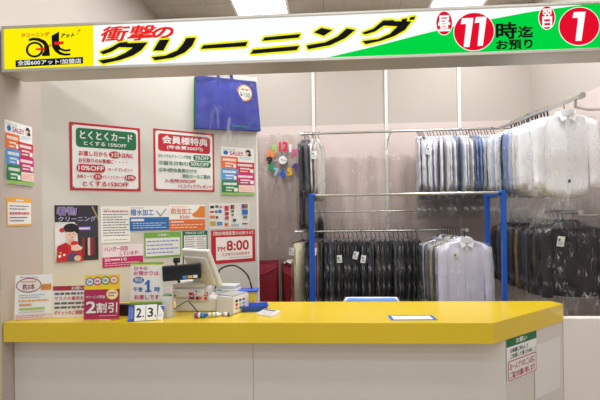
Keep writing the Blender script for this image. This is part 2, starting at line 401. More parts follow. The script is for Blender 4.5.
for e_ in ('e_hiru', 'e_11', 'e_yoku', 'e_1'):
    a = sr(e_); hp.ell((a[0] + a[2]) / 2, (a[1] + a[3]) / 2, (a[2] - a[0]) / 2, (a[3] - a[1]) / 2, SW, k0, 40)
    hp.ell((a[0] + a[2]) / 2, (a[1] + a[3]) / 2, (a[2] - a[0]) / 2 - 0.004, (a[3] - a[1]) / 2 - 0.004, SR, k0, 40)
hp.text('昼', *sr('hiru'), SW, k0, 0.03).text('翌', *sr('yoku'), SW, k0, 0.025).text('日', *sr('hi'), SW, k0, 0.045)
def one(x0, z0, x1, z1):                               # slanted heavy figure one
    w = x1 - x0; h = z1 - z0
    hp.poly([(x0 + 0.22 * w, z0), (x0 + 0.66 * w, z0), (x0 + w, z1), (x0 + 0.12 * w, z1), (x0 + 0.02 * w, z0 + 0.80 * h), (x0 + 0.43 * w, z0 + 0.80 * h)], SW, k0)
one(*sr('1'))
a = sr('11'); w = a[2] - a[0]
one(a[0], a[1], a[0] + 0.50 * w, a[3] - 0.004); one(a[0] + 0.53 * w, a[1] + 0.004, a[2], a[3])
hp.text('時', *sr('ji'), SK, k0, 0.038).text('迄', *sr('made'), SK, k0, 0.035).text('お預り', *sr('azu'), SK, k0, 0.04)
hp.build('headline_panel', sign)

# ------------------------------------------------------------------ posters: W x H sheets, drawn in fractions from the top left
class Sheet(MB):
    def __init__(s, W, H, base, thick=0.002):
        super().__init__(); s.W = W; s.H = H
        s.box(0, 0, 0, W, thick, H, base)
    def r(s, x0, y0, x1, y1, c): return s.poly([(x0 * s.W, (1 - y1) * s.H), (x1 * s.W, (1 - y1) * s.H), (x1 * s.W, (1 - y0) * s.H), (x0 * s.W, (1 - y0) * s.H)], ink(c))
    def rr(s, x0, y0, x1, y1, c, rad=0.02):
        pts = []
        for cx, cy, a0 in ((x1 * s.W - rad, (1 - y0) * s.H - rad, 0), (x0 * s.W + rad, (1 - y0) * s.H - rad, 90), (x0 * s.W + rad, (1 - y1) * s.H + rad, 180), (x1 * s.W - rad, (1 - y1) * s.H + rad, 270)):
            pts += [(cx + rad * cos(R(a0 + d)), cy + rad * sin(R(a0 + d))) for d in (0, 30, 60, 90)]
        return s.poly(pts, ink(c))
    def t(s, t, x0, y0, x1, y1, c, bold=0.0): return s.text(t, x0 * s.W, (1 - y1) * s.H, x1 * s.W, (1 - y0) * s.H, ink(c), 0, bold * 0.8 + 0.006)
    def e(s, cx, cy, rx, ry, c): return s.ell(cx * s.W, (1 - cy) * s.H, rx * s.W, ry * s.H, ink(c))
    def p(s, pts, c): return s.poly([(x * s.W, (1 - y) * s.H) for x, y in pts], ink(c))
    def lines(s, x0, y0, x1, y1, n, c, seed=1, fill=0.34):     # rows of small print too small to read
        if sum(c) < 560: c = tuple(int(v * 0.72 + 240 * 0.28) for v in c)
        rd = random.Random(seed); h = (y1 - y0) / n; y = s.up(); w = s.W; H = s.H
        for i in range(n):
            x = x0; end = x1 - rd.random() * 0.25 * (x1 - x0) * (i % 2)
            ya = y0 + i * h + h * (1 - fill) / 2; yb_ = ya + h * fill
            while x < end - 0.01:
                d = min(end - x, (x1 - x0) * rd.uniform(0.05, 0.16))
                s.poly([(x * w, (1 - yb_) * H), ((x + d) * w, (1 - yb_) * H), ((x + d) * w, (1 - ya) * H), (x * w, (1 - ya) * H)], ink(c), y=y)
                x += d + (x1 - x0) * 0.022
        return s
def on_partition(s, name, label, cat, u, z, group=None, tilt=0.0, gap=0.003):
    p = P0 + PD * u + PN * gap
    return tag(s.build(name, loc=(p.x, p.y, z), rot=(0, tilt, PROT)), label, cat, group)
def on_left(s, name, label, cat, y, z): return tag(s.build(name, loc=(XL + 0.003, y, z), rot=(0, 0, R(90))), label, cat)

# board 1
b1 = Sheet(0.515, 0.518, ink(RED), 0.012); b1.r(0.035, 0.035, 0.965, 0.965, WHT)
b1.rr(0.085, 0.075, 0.94, 0.36, GRN, 0.025)
b1.t('とくとくカード', 0.14, 0.115, 0.88, 0.235, WHT, 0.02).t('とくする 15%OFF', 0.19, 0.265, 0.79, 0.325, WHT, 0.02)
b1.t('お渡し日から', 0.12, 0.41, 0.51, 0.485, RED, 0.02).e(0.62, 0.447, 0.085, 0.055, RED).t('3日', 0.565, 0.415, 0.675, 0.48, WHT, 0.015).t('以内に', 0.72, 0.41, 0.89, 0.485, RED, 0.02)
b1.t('お引取りのお客様に・・・・', 0.12, 0.52, 0.80, 0.585, RED, 0.015)
b1.rr(0.09, 0.61, 0.48, 0.725, RED, 0.025).t('10%OFF', 0.115, 0.635, 0.455, 0.70, WHT, 0.03).t('カードプレゼント', 0.52, 0.645, 0.88, 0.695, RED, 0.015)
b1.t('会員カード', 0.09, 0.765, 0.30, 0.815, RED, 0.01).e(0.375, 0.79, 0.06, 0.045, RED).t('5%', 0.34, 0.768, 0.41, 0.812, WHT, 0.01).t('+とくとくカード', 0.445, 0.765, 0.74, 0.815, RED, 0.01)
b1.e(0.84, 0.79, 0.085, 0.045, RED).t('10%', 0.78, 0.768, 0.90, 0.812, WHT, 0.01)
b1.t('とくする15%OFF', 0.17, 0.86, 0.81, 0.935, RED, 0.02)
for x in (0.045, 0.955):
    for y in (0.045, 0.955): b1.e(x, y, 0.011, 0.011, GRY)
on_partition(b1, 'notice_board', 'red framed white board with green header reading とくとくカード', 'sign', 0.182, 1.82)
# board 2
b2 = Sheet(0.535, 0.522, ink(RED), 0.012); b2.r(0.03, 0.03, 0.97, 0.97, WHT)
b2.rr(0.07, 0.07, 0.93, 0.355, RED, 0.025)
b2.t('会員様特典', 0.14, 0.10, 0.88, 0.225, WHT, 0.025).t('(年会費300円)', 0.21, 0.25, 0.80, 0.32, WHT, 0.02)
b2.t('①いつでもクリーニング料金', 0.075, 0.40, 0.60, 0.46, GRN, 0.008).rr(0.635, 0.385, 0.935, 0.475, GRN, 0.02).t('5%OFF', 0.67, 0.40, 0.90, 0.46, WHT, 0.02)
b2.t('②誕生日割引', 0.075, 0.51, 0.54, 0.575, GRN, 0.01).rr(0.56, 0.495, 0.935, 0.585, GRN, 0.02).t('50%OFF', 0.59, 0.51, 0.90, 0.57, WHT, 0.02)
b2.t('③年4回会員様だけの', 0.075, 0.625, 0.69, 0.69, GRN, 0.01).t('特別セールご案内', 0.45, 0.715, 0.92, 0.78, GRN, 0.01)
b2.t('入会時30%OFF', 0.16, 0.80, 0.67, 0.86, RED, 0.015).t('+エコバックプレゼント!', 0.37, 0.885, 0.96, 0.945, RED, 0.015)
for x in (0.04, 0.96):
    for y in (0.04, 0.96): b2.e(x, y, 0.01, 0.01, GRY)
on_partition(b2, 'notice_board', 'red framed white board with red header reading 会員様特典', 'sign', 0.804, 1.828)

def sale(seed):
    s = Sheet(0.335, 0.445, ink((240, 238, 234))) if seed else Sheet(0.262, 0.418, ink((240, 238, 234)))
    s.t('クリーニング', 0.06, 0.035, 0.42, 0.075, (40, 60, 40)).t('SALE!!', 0.26, 0.085, 0.66, 0.165, MAG, 0.02).e(0.14, 0.12, 0.07, 0.045, BLU)
    s.e(0.82, 0.08, 0.08, 0.05, (50, 30, 30)).e(0.80, 0.125, 0.055, 0.045, (235, 200, 180)).e(0.86, 0.14, 0.06, 0.03, (60, 40, 40))
    s.lines(0.56, 0.185, 0.95, 0.245, 2, (150, 200, 225), seed + 3)
    for (x0, y0, x1, y1, c) in ((0.0, 0.20, 0.50, 0.44, (232, 112, 50)), (0.44, 0.30, 1.0, 0.53, (205, 38, 70)), (0.0, 0.45, 0.50, 0.69, (80, 150, 215)),
                                (0.44, 0.54, 1.0, 0.77, (200, 30, 110)), (0.0, 0.70, 0.50, 0.94, (30, 130, 70)), (0.50, 0.79, 0.98, 0.93, (245, 210, 200))):
        s.r(x0, y0, x1, y1, c)
        if y0 < 0.78:
            h = y1 - y0
            s.lines(x0 + 0.05, y0 + 0.15 * h, x1 - 0.06, y0 + 0.40 * h, 1, WHT, int(y0 * 99) + seed, 0.8)
            s.lines(x0 + 0.12, y0 + 0.52 * h, x1 - 0.14, y0 + 0.68 * h, 1, WHT, int(y0 * 77) + seed, 0.8)
            s.r(x1 - 0.14, y0 + 0.62 * h, x1 - 0.03, y0 + 0.93 * h, WHT); s.lines(x0 + 0.12, y0 + 0.78 * h, x1 - 0.2, y0 + 0.9 * h, 1, WHT, seed, 0.8)
        else: s.lines(x0 + 0.04, y0 + 0.02, x1 - 0.04, y1 - 0.02, 3, (225, 120, 90), seed)
    s.r(0.0, 0.945, 1.0, 0.985, (140, 195, 80))
    return s
on_left(sale(0), 'sale_poster', 'colour block SALE poster stuck on the pink left side wall', 'poster', 2.69, 1.838)
on_partition(sale(1), 'sale_poster', 'colour block SALE poster on the partition under the blue bag', 'poster', 1.404, 1.80)
s = Sheet(0.242, 0.192, ink((240, 170, 70))); s.r(0.04, 0.17, 0.96, 0.93, WHT); s.lines(0.35, 0.05, 0.65, 0.14, 1, WHT, 5, 0.7)
s.lines(0.1, 0.24, 0.85, 0.45, 2, (70, 60, 70), 2).lines(0.1, 0.48, 0.88, 0.62, 1, (200, 40, 70), 3, 0.6).lines(0.1, 0.64, 0.8, 0.86, 2, (70, 60, 70), 6)
on_left(s, 'wall_notice', 'small notice with an orange border below the SALE poster on the left wall', 'notice', 2.697, 1.558)
s = Sheet(0.2, 0.30, ink((40, 130, 200))); s.r(0.08, 0.05, 0.92, 0.95, WHT)
tag(s.build('wall_notice', loc=(-2.283, 2.636, 1.155)), 'notice with a blue border cut off by the left edge of the picture', 'notice')
for z in (0.955, 1.87):
    tag(MB().tube([(0, 0.0, 0.03), (0.004, -0.012, 0.024), (-0.006, -0.016, 0.008), (0.008, -0.014, -0.006), (-0.004, -0.012, -0.024), (0.006, -0.02, -0.034)], 0.0022, wire_m, 6).build('wall_hook', loc=(-2.092, 2.6395, z)),
        'thin wire hook on the left wall edge ' + ('beside the end of the yellow counter top' if z < 1 else 'beside the SALE poster'), 'hook')

# kimono poster
s = Sheet(0.296, 0.424, ink((226, 222, 220)))
s.r(0, 0, 1, 0.30, (46, 44, 52)).p([(0.5, 0.28), (1, 0.28), (1, 1), (0.62, 1), (0.45, 0.7)], (60, 54, 56))
s.p([(0.45, 0.3), (1, 0.22), (1, 0.52), (0.58, 0.56)], (52, 54, 62)).r(0.52, 0.38, 0.83, 0.46, (104, 70, 150)).lines(0.55, 0.39, 0.80, 0.45, 1, WHT, 5, 0.6)
s.p([(0.84, 0.02), (0.88, 0.02), (1, 0.22), (1, 0.28)], (170, 150, 110))
s.p([(0.0, 0.42), (0.25, 0.31), (0.5, 0.34), (0.52, 0.8), (0.3, 1), (0, 1)], (235, 232, 230))
for i, c in enumerate(((150, 40, 50), (40, 36, 42), (210, 200, 190), (170, 30, 50), (90, 60, 60), (60, 20, 30))):
    s.p([(0.62 + i * 0.062, 0.60), (0.672 + i * 0.062, 0.58), (0.672 + i * 0.062, 0.92), (0.62 + i * 0.062, 0.90)], c)
s.e(0.36, 0.41, 0.17, 0.085, (30, 24, 28)).e(0.16, 0.44, 0.06, 0.04, (200, 40, 60)).e(0.50, 0.46, 0.045, 0.045, (30, 24, 28))
s.p([(0.30, 0.6), (0.42, 0.6), (0.46, 0.72), (0.28, 0.72)], (228, 180, 155)).e(0.36, 0.525, 0.115, 0.085, (240, 200, 178))
s.e(0.36, 0.435, 0.15, 0.045, (30, 24, 28)).e(0.33, 0.52, 0.016, 0.008, BLK).e(0.42, 0.515, 0.016, 0.008, BLK).e(0.385, 0.57, 0.03, 0.008, (200, 70, 80))
s.p([(0.06, 0.72), (0.24, 0.66), (0.38, 0.74), (0.50, 0.66), (0.60, 0.82), (0.64, 1), (0.02, 1)], (200, 34, 44))
s.e(0.17, 0.78, 0.13, 0.085, (190, 20, 40)).e(0.10, 0.90, 0.035, 0.025, WHT).e(0.2, 0.88, 0.03, 0.02, WHT).e(0.12, 0.84, 0.025, 0.018, (240, 180, 60)).e(0.44, 0.68, 0.09, 0.04, (205, 40, 44))
s.p([(0.36, 0.72), (0.50, 0.70), (0.62, 0.76), (0.60, 0.80), (0.46, 0.82), (0.36, 0.80)], (240, 200, 178)).p([(0.3, 0.86), (0.5, 0.84), (0.56, 1), (0.26, 1)], (90, 70, 110)).e(0.5, 0.95, 0.08, 0.05, (214, 190, 150))
s.t('着物', 0.05, 0.035, 0.48, 0.175, (206, 190, 226), 0.07).t('着物', 0.05, 0.035, 0.48, 0.175, (112, 84, 150), 0.015).t('クリーニング', 0.08, 0.20, 0.94, 0.29, (190, 180, 210), 0.015)
on_partition(s, 'kimono_poster', 'dark poster of a woman in a red kimono on the partition', 'poster', 0.077, 1.282)

s = Sheet(0.216, 0.288, paper_m); s.lines(0.08, 0.06, 0.3, 0.1, 1, GRY, 1).lines(0.08, 0.11, 0.92, 0.17, 1, (205, 50, 110), 2, 0.7).lines(0.06, 0.19, 0.94, 0.84, 9, (70, 66, 72), 3)
s.lines(0.08, 0.9, 0.9, 0.95, 1, GRY, 4)
on_partition(s, 'paper_notice', 'plain white notice of small black print right of the kimono poster', 'notice', 0.394, 1.41)
s = Sheet(0.308, 0.175, ink((236, 222, 226))); s.t('ハンガー回収', 0.05, 0.07, 0.62, 0.27, MAG, 0.02).t('しています!', 0.42, 0.30, 0.88, 0.48, MAG, 0.02).r(0, 0.54, 1, 1, MAG)
s.t('30', 0.05, 0.59, 0.18, 0.73, WHT, 0.02).lines(0.2, 0.6, 0.42, 0.72, 1, WHT, 8, 0.6).t('10', 0.45, 0.59, 0.58, 0.73, WHT, 0.02).lines(0.05, 0.77, 0.9, 0.96, 2, (235, 190, 210), 9)
on_partition(s, 'paper_notice', 'pink and magenta ハンガー回収 hanger notice below the plain white notice', 'notice', 0.40, 1.214)
s = Sheet(0.318, 0.203, paper_m); s.lines(0.04, 0.05, 0.34, 0.12, 1, BLU, 2).t('撥水加工', 0.03, 0.14, 0.60, 0.39, BLU, 0.015).r(0, 0.46, 1, 1, (44, 110, 180))
s.p([(0.66, 0.2), (0.68, 0.18), (0.78, 0.38), (0.92, 0.1), (0.94, 0.11), (0.79, 0.43), (0.77, 0.43)], (120, 130, 150)).rr(0.03, 0.52, 0.36, 0.62, WHT, 0.008).lines(0.08, 0.66, 0.92, 0.93, 3, (200, 220, 240), 4)
on_partition(s, 'paper_notice', 'blue and white 撥水加工 notice between white and orange notices', 'notice', 0.606, 1.498)
s = Sheet(0.318, 0.218, paper_m); s.lines(0.06, 0.05, 0.5, 0.11, 1, ORA, 2).t('防虫加工', 0.06, 0.14, 0.62, 0.37, (225, 100, 40), 0.015).t('¥300', 0.28, 0.42, 0.56, 0.54, (225, 100, 40), 0.015).r(0, 0.58, 1, 1, (228, 112, 52))
s.p([(0.64, 0.36), (0.78, 0.22), (0.86, 0.05), (1, 0.06), (1, 0.52), (0.72, 0.5), (0.64, 0.44)], (226, 132, 50)).lines(0.04, 0.63, 0.4, 0.72, 1, WHT, 3, 0.6).lines(0.05, 0.74, 0.95, 0.95, 2, (250, 220, 190), 6)
on_partition(s, 'paper_notice', 'orange and white 防虫加工 notice with a pointing hand', 'notice', 0.926, 1.493)
s = Sheet(0.40, 0.232, ink((228, 226, 220)))
for (x, y, w_, h_, c) in ((.03, .1, .09, .1, BLK), (.15, .08, .07, .1, GRN), (.24, .1, .08, .09, (220, 120, 160)), (.02, .3, .1, .07, (200, 40, 50)), (.14, .28, .06, .1, GRY), (.22, .26, .08, .12, BLU), (.02, .48, .12, .1, ORA), (.16, .5, .05, .1, (60, 60, 60)),
                          (.02, .7, .13, .16, (200, 160, 60)), (.18, .72, .13, .14, (90, 140, 200)), (.37, .1, .1, .2, (205, 50, 70)), (.38, .35, .09, .12, (160, 40, 60)), (.38, .52, .09, .12, (200, 60, 70)), (.37, .78, .05, .12, (220, 40, 40)), (.42, .78, .05, .12, (235, 150, 40)),
                          (.52, .06, .045, .16, (60, 60, 70)), (.565, .06, .045, .16, (200, 60, 50)), (.53, .28, .07, .07, (70, 90, 110)), (.54, .42, .05, .08, GRY), (.57, .62, .08, .1, (60, 70, 100)), (.52, .82, .2, .08, (170, 180, 190)),
                          (.80, .03, .05, .17, (40, 70, 160)), (.85, .03, .05, .17, (210, 50, 60)), (.90, .03, .05, .17, (50, 140, 80)), (.80, .26, .15, .19, (30, 110, 190)), (.83, .52, .1, .08, GRY), (.80, .8, .15, .05, (40, 60, 120)), (.9, .8, .06, .05, (230, 120, 50))):
    s.r(x, y, x + w_, y + h_, c)
on_partition(s, 'payment_notice', 'pale sheet of small card and payment marks above the PM 8:00 notice', 'notice', 1.283, 1.494)
s = Sheet(0.305, 0.212, ink((120, 176, 70))); s.t('お客様へ', 0.36, 0.06, 0.66, 0.16, WHT, 0.015).r(0.03, 0.22, 0.97, 0.93, WHT).lines(0.06, 0.28, 0.94, 0.88, 4, (90, 120, 200), 6)
on_partition(s, 'paper_notice', 'green bordered お客様へ notice with blue print below the blue notice', 'notice', 0.72, 1.268)
s = Sheet(0.226, 0.30, ink((30, 110, 80))); s.t('PRICE LIST', 0.12, 0.03, 0.88, 0.09, WHT, 0.02).r(0.05, 0.13, 0.95, 0.97, WHT).lines(0.1, 0.15, 0.48, 0.95, 12, GRY, 4, 0.35).lines(0.56, 0.15, 0.92, 0.95, 12, GRY, 5, 0.35)
on_partition(s, 'price_list', 'green bordered PRICE LIST sheet behind the cash register monitor', 'notice', 1.04, 1.183)
s = Sheet(0.44, 0.302, ink((196, 22, 50))); s.t('【閉店時間変更のお知らせ】', 0.05, 0.04, 0.95, 0.15, WHT, 0.012).r(0.10, 0.21, 0.93, 0.90, (244, 236, 230)).t('PM', 0.14, 0.50, 0.30, 0.64, RED, 0.02).t('8:00', 0.34, 0.33, 0.84, 0.62, RED, 0.03)
s.t('とさせていただきます', 0.24, 0.69, 0.86, 0.78, RED, 0.012).lines(0.4, 0.82, 0.9, 0.86, 1, GRY, 2)
on_partition(s, 'closing_time_notice', 'red bordered notice reading PM 8:00 at the right end of the partition', 'notice', 1.30, 1.178)

# blue shopping bag hanging from the top of the partition
bag_m = mat('blue_nonwoven_fabric', (48, 58, 162), 0.7, var=0.08, scale=9, bump=0.25, bscale=14)
bagd_m = mat('dark_blue_webbing', (38, 46, 136), 0.75); bagg_m = mat('green_fabric', (20, 130, 70), 0.7)
pb = P0 + PD * 1.15 + PN * 0.006
bag = thing('shopping_bag', 'blue fabric shopping bag with round ¥150 sticker hanging at the partition top', 'bag', (pb.x, pb.y, 2.37), PROT)
NX, NZ = 14, 10
def bagpt(i, j, y):
    u = i / NX; v = j / NZ
    x = (0.0 + 0.642 * u) * (1 - v) + (0.012 + 0.585 * u) * v
    z = 0.008 + 0.035 * u + v * (0.455 - 0.0 * u)
    bulge = 0.02 * sin(pi * u) * sin(pi * min(1, v * 0.9 + 0.05)) + 0.004 * sin(u * 17 + v * 5)
    return (x, y - bulge if y < -0.01 else y, z)
m_ = MB(); vs = [bagpt(i, j, -0.05) for j in range(NZ + 1) for i in range(NX + 1)]
m_.add(vs, [(j * (NX + 1) + i, j * (NX + 1) + i + 1, (j + 1) * (NX + 1) + i + 1, (j + 1) * (NX + 1) + i) for j in range(NZ) for i in range(NX)], bag_m, True)
vs = [bagpt(i, j, 0.0) for j in (0, NZ) for i in range(NX + 1)]
m_.add(vs, [(i + 1, i, NX + 1 + i, NX + 2 + i) for i in range(NX)], bag_m); bg = [bagpt(i, 0, y) for y in (-0.05, 0.0) for i in range(NX + 1)]
m_.add(bg, [(i, NX + 1 + i, NX + 2 + i, i + 1) for i in range(NX)], bag_m)
m_.build('body', bag)
for i in (0, NX):
    m_ = MB()
    vs = [bagpt(i, j, -0.05) for j in range(NZ + 1)] + [bagpt(i, j, 0.0) for j in range(NZ + 1)]; n_ = NZ + 1
    m_.add([(x + (0.0005 if i else -0.0005), y, z) for x, y, z in vs], [(j, j + 1, n_ + j + 1, n_ + j) for j in range(NZ)], bagg_m)
    m_.build('gusset', bag)
m_ = MB()
rim = [bagpt(i, NZ, -0.05) for i in range(NX + 1)]
m_.add([(x, y - 0.003, z + d) for d in (-0.045, 0.004) for x, y, z in rim], [(i, i + 1, NX + 2 + i, NX + 1 + i) for i in range(NX)], bagd_m)
m_.build('hem', bag)
def strap(x0, x1, yy):
    m = MB(); pts = []
    for k in range(9):
        t = k / 8; pts.append((x0 + (x1 - x0) * t, yy, 0.40 + 0.21 * (1 - (2 * t - 1) ** 2) ** 0.5))
    vs = [(x - 0.012, y, z) for x, y, z in pts] + [(x + 0.012, y - 0.002, z) for x, y, z in pts]
    return m.add(vs, [(k, k + 1, 10 + k, 9 + k) for k in range(8)], bagd_m)
strap(0.20, 0.36, -0.056).build('handle', bag); strap(0.22, 0.38, -0.004).build('handle', bag)
st = MB(); st.ell(0.47, 0.375, 0.076, 0.076, ink((238, 160, 60)), -0.066, 32).ell(0.47, 0.375, 0.062, 0.062, ink((248, 246, 236)), -0.066, 32)
st.text('¥150', 0.421, 0.335, 0.520, 0.380, ink((60, 90, 70)), -0.066, 0.02).poly([(0.432, 0.396), (0.468, 0.396), (0.468, 0.414), (0.432, 0.414)], ink((226, 120, 80)), -0.066).poly([(0.474, 0.396), (0.508, 0.396), (0.508, 0.414), (0.474, 0.414)], ink((226, 120, 80)), -0.066).build('price_sticker', bag)
pr = MB(); pr.text('cleaning', 0.33, 0.045, 0.49, 0.075, ink((50, 150, 140)), -0.066, 0.01)
pr.tube([(0.5, -0.067, 0.06), (0.52, -0.067, 0.10), (0.56, -0.067, 0.115), (0.60, -0.067, 0.10), (0.605, -0.067, 0.06), (0.56, -0.067, 0.045), (0.5, -0.067, 0.06)], 0.0018, ink((50, 150, 140)), 5).build('print', bag)
fm = MB(); rd = random.Random(4); NFX, NFZ = 12, 12
vs = [(-0.0 + 0.60 * i / NFX, -0.074 - 0.012 * sin(i * 2.1) - rd.random() * 0.01, -0.13 + 0.62 * j / NFZ) for j in range(NFZ + 1) for i in range(NFX + 1)]
fm.add(vs, [(j * (NFX + 1) + i, j * (NFX + 1) + i + 1, (j + 1) * (NFX + 1) + i + 1, (j + 1) * (NFX + 1) + i) for j in range(NFZ) for i in range(NFX)], film('film_bag', 0.01, 0.3, painted_glint=0.2, cscale=5, cstretch=(1.4, 1.4, 0.3)), False)
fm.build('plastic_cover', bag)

# sheet on the counter's chamfered end
s = Sheet(0.365, 0.272, paper_m, 0.001); s.r(0, 0, 1, 0.19, (24, 110, 62)).t('お願い', 0.30, 0.035, 0.66, 0.15, WHT, 0.02)
s.t('お客様に安心して', 0.11, 0.24, 0.70, 0.34, BLK, 0.01).t('ご利用して頂くために', 0.11, 0.37, 0.86, 0.47, BLK, 0.01)
s.rr(0.03, 0.51, 0.97, 0.97, (190, 40, 50), 0.015).rr(0.045, 0.53, 0.955, 0.95, WHT, 0.013)
s.t('お一人づつのご入店に', 0.08, 0.57, 0.92, 0.73, (190, 40, 50), 0.012).t('ご協力お願い致します', 0.08, 0.77, 0.92, 0.92, (190, 40, 50), 0.012)
p = CH0 + CHD * 0.152 - CHN * 0.0035
tag(s.build('counter_notice', loc=(p.x, p.y, 0.546), rot=(0, 0, CHROT)), 'notice with green お願い header and red box on the white counter end', 'notice')
s = MB(); s.box(0, 0, 0, 0.36, 0.001, 0.36, mat('blank_sheet', (234, 230, 226), 0.5)); p = CH0 + CHD * 0.49 - CHN * 0.0035
tag(s.build('blank_sheet', loc=(p.x, p.y, 0.36), rot=(0, 0, CHROT)), 'blank pale sheet stuck on the counter end right of the green headed notice', 'sheet')

# ------------------------------------------------------------------ things on the counter
CT = 0.9445
acrylic_m = film('clear_acrylic', 0.0, 0.12, 0.05, bscale=1.0)
def stand_card(t, sheet, tilt, foot=0.05, name='card'):
    """a printed card in a clear acrylic easel"""
    o = sheet.build(name, t, rot=(-tilt, 0, 0), loc=(-sheet.W / 2, 0, 0.006))
    a = MB(); a.box(-sheet.W / 2 - 0.004, -0.0065, 0.0, sheet.W / 2 + 0.004, -0.005, sheet.H + 0.004, acrylic_m).build('acrylic_cover', t, rot=(-tilt, 0, 0), loc=(0, 0, 0.006))
    MB().box(-sheet.W / 2, -0.02, 0.0, sheet.W / 2, 0.075, 0.003, acrylic_m).build('acrylic_foot', t)
    return o
s = Sheet(0.222, 0.285, paper_m)
s.lines(0.12, 0.03, 0.6, 0.075, 1, BLU, 3).e(0.36, 0.235, 0.34, 0.17, (160, 60, 70)).e(0.36, 0.235, 0.315, 0.145, WHT).lines(0.14, 0.13, 0.56, 0.18, 1, ORA, 4, 0.7)
s.t('約3本', 0.20, 0.20, 0.52, 0.34, (160, 40, 60), 0.015).r(0.68, 0.22, 0.97, 0.36, (232, 150, 60)).lines(0.70, 0.25, 0.94, 0.33, 2, (150, 70, 40), 5)
s.lines(0.1, 0.44, 0.8, 0.54, 2, (130, 150, 190), 6).lines(0.1, 0.56, 0.9, 0.62, 1, (220, 150, 60), 7, 0.7).lines(0.12, 0.64, 0.45, 0.72, 1, (220, 120, 70), 8, 0.6).r(0.12, 0.75, 0.8, 0.80, (170, 200, 110)).lines(0.12, 0.82, 0.8, 0.87, 1, (150, 160, 190), 9)
s.r(0, 0.90, 1, 1.0, (232, 210, 214)).lines(0.06, 0.91, 0.8, 0.99, 2, (180, 60, 80), 10)
t = thing('counter_sign', 'white acrylic counter card with a red oval, at the left end of the yellow top', 'sign', (-1.935, 2.735, CT), R(17)); stand_card(t, s, 0.12)
s = Sheet(0.30, 0.205, paper_m); s.r(0, 0, 1, 0.15, (176, 30, 62)).t('お願い', 0.40, 0.025, 0.66, 0.125, WHT, 0.02)
s.lines(0.04, 0.19, 0.96, 0.31, 1, (50, 46, 52), 3, 0.6).t('マスクの着用をお願い', 0.04, 0.34, 0.94, 0.46, (200, 40, 70), 0.012).lines(0.04, 0.49, 0.96, 0.76, 2, (50, 46, 52), 5, 0.5).t('ポケットのご確認をお願い', 0.04, 0.79, 0.94, 0.92, (200, 40, 70), 0.012)
t = thing('counter_sign', 'white お願い notice with magenta header standing half behind the 2割引 card', 'sign', (-1.675, 2.785, CT), R(8)); stand_card(t, s, 0.08)
s = Sheet(0.224, 0.285, ink((182, 24, 84))); s.r(0, 0, 1, 0.33, YEL)
for x, c in ((0.15, (50, 120, 190)), (0.37, (190, 30, 90)), (0.60, (30, 140, 80)), (0.84, (230, 110, 50))):
    s.e(x, 0.16 - x * 0.05, 0.125, 0.095, c); s.e(x, 0.16 - x * 0.05, 0.095, 0.07, WHT); s.lines(x - 0.06, 0.13 - x * 0.05, x + 0.06, 0.19 - x * 0.05, 1, c, 3, 0.8)
s.e(0.8, 0.44, 0.17, 0.125, YEL).e(0.8, 0.44, 0.145, 0.105, (250, 240, 200)).lines(0.69, 0.38, 0.91, 0.5, 2, (190, 60, 50), 5, 0.6)
s.t('クリーニング料金', 0.06, 0.46, 0.60, 0.53, WHT, 0.01).t('2', 0.08, 0.60, 0.34, 0.85, WHT, 0.03).t('割引', 0.37, 0.63, 0.95, 0.85, WHT, 0.018).lines(0.45, 0.90, 0.95, 0.94, 1, (240, 200, 215), 6)
t = thing('counter_sign', 'yellow and magenta acrylic card reading 2割引 on the counter edge', 'sign', (-1.462, 2.715, CT), R(7)); stand_card(t, s, 0.10)
# card stand with black base
t = thing('counter_sign', 'white and green card saying 午後1時 in a black base behind the date blocks', 'sign', (-1.215, 2.83, CT), R(2))
MB().box(-0.25, 0.01, 0, 0.12, 0.07, 0.075, black_m, 0.006).build('base', t)
s = Sheet(0.225, 0.285, paper_m); s.r(0, 0, 1, 0.045, (130, 190, 60)).r(0, 0.045, 1, 0.07, (225, 225, 120))
s.t('只今の', 0.10, 0.10, 0.52, 0.19, (215, 40, 110), 0.015).t('お預かりは', 0.10, 0.21, 0.86, 0.31, (215, 40, 110), 0.015).e(0.25, 0.42, 0.17, 0.075, BLU).t('明日', 0.14, 0.375, 0.36, 0.465, WHT, 0.015)
s.t('午後', 0.10, 0.58, 0.38, 0.69, BLU, 0.015).p([(0.44, 0.50), (0.53, 0.42), (0.59, 0.42), (0.59, 0.665), (0.64, 0.665), (0.64, 0.70), (0.45, 0.70), (0.45, 0.665), (0.51, 0.665), (0.51, 0.50), (0.44, 0.545)], BLU).t('時', 0.74, 0.58, 0.90, 0.70, BLU, 0.015).t('お渡しです', 0.13, 0.76, 0.88, 0.87, (215, 40, 110), 0.015)
s.r(0, 0.91, 1, 0.94, (225, 225, 120)).r(0, 0.94, 1, 1, (130, 190, 60))
s.build('card', t, loc=(-0.115, 0.02, 0.072), rot=(-0.06, 0, 0))
# date blocks
t = thing('date_display', 'white flip calendar showing 2. 3. at the front edge of the counter', 'calendar', (-1.165, 2.70, CT), R(15))
MB().add([(-0.1, 0.0, 0), (0.1, 0.0, 0), (0.1, 0.075, 0), (-0.1, 0.075, 0), (-0.1, 0.036, 0.1), (0.1, 0.036, 0.1)], [(0, 3, 2, 1), (0, 1, 5, 4), (2, 3, 4, 5), (1, 2, 5), (0, 4, 3)], mat('dark_grey_plastic', (70, 66, 70), 0.5)).build('stand', t)
s = Sheet(0.036, 0.098, ink((40, 80, 180))); s.lines(0.1, 0.1, 0.4, 0.9, 8, (190, 200, 230), 3).lines(0.5, 0.15, 0.8, 0.85, 8, (200, 210, 235), 4); s.build('card', t, loc=(-0.104, -0.004, 0.003), rot=(-0.34, 0, 0))
s = Sheet(0.066, 0.1, paper_m); s.t('2', 0.18, 0.22, 0.62, 0.78, BLK, 0.02).e(0.82, 0.74, 0.07, 0.05, BLK); s.build('card', t, loc=(-0.066, -0.004, 0.003), rot=(-0.34, 0, 0))
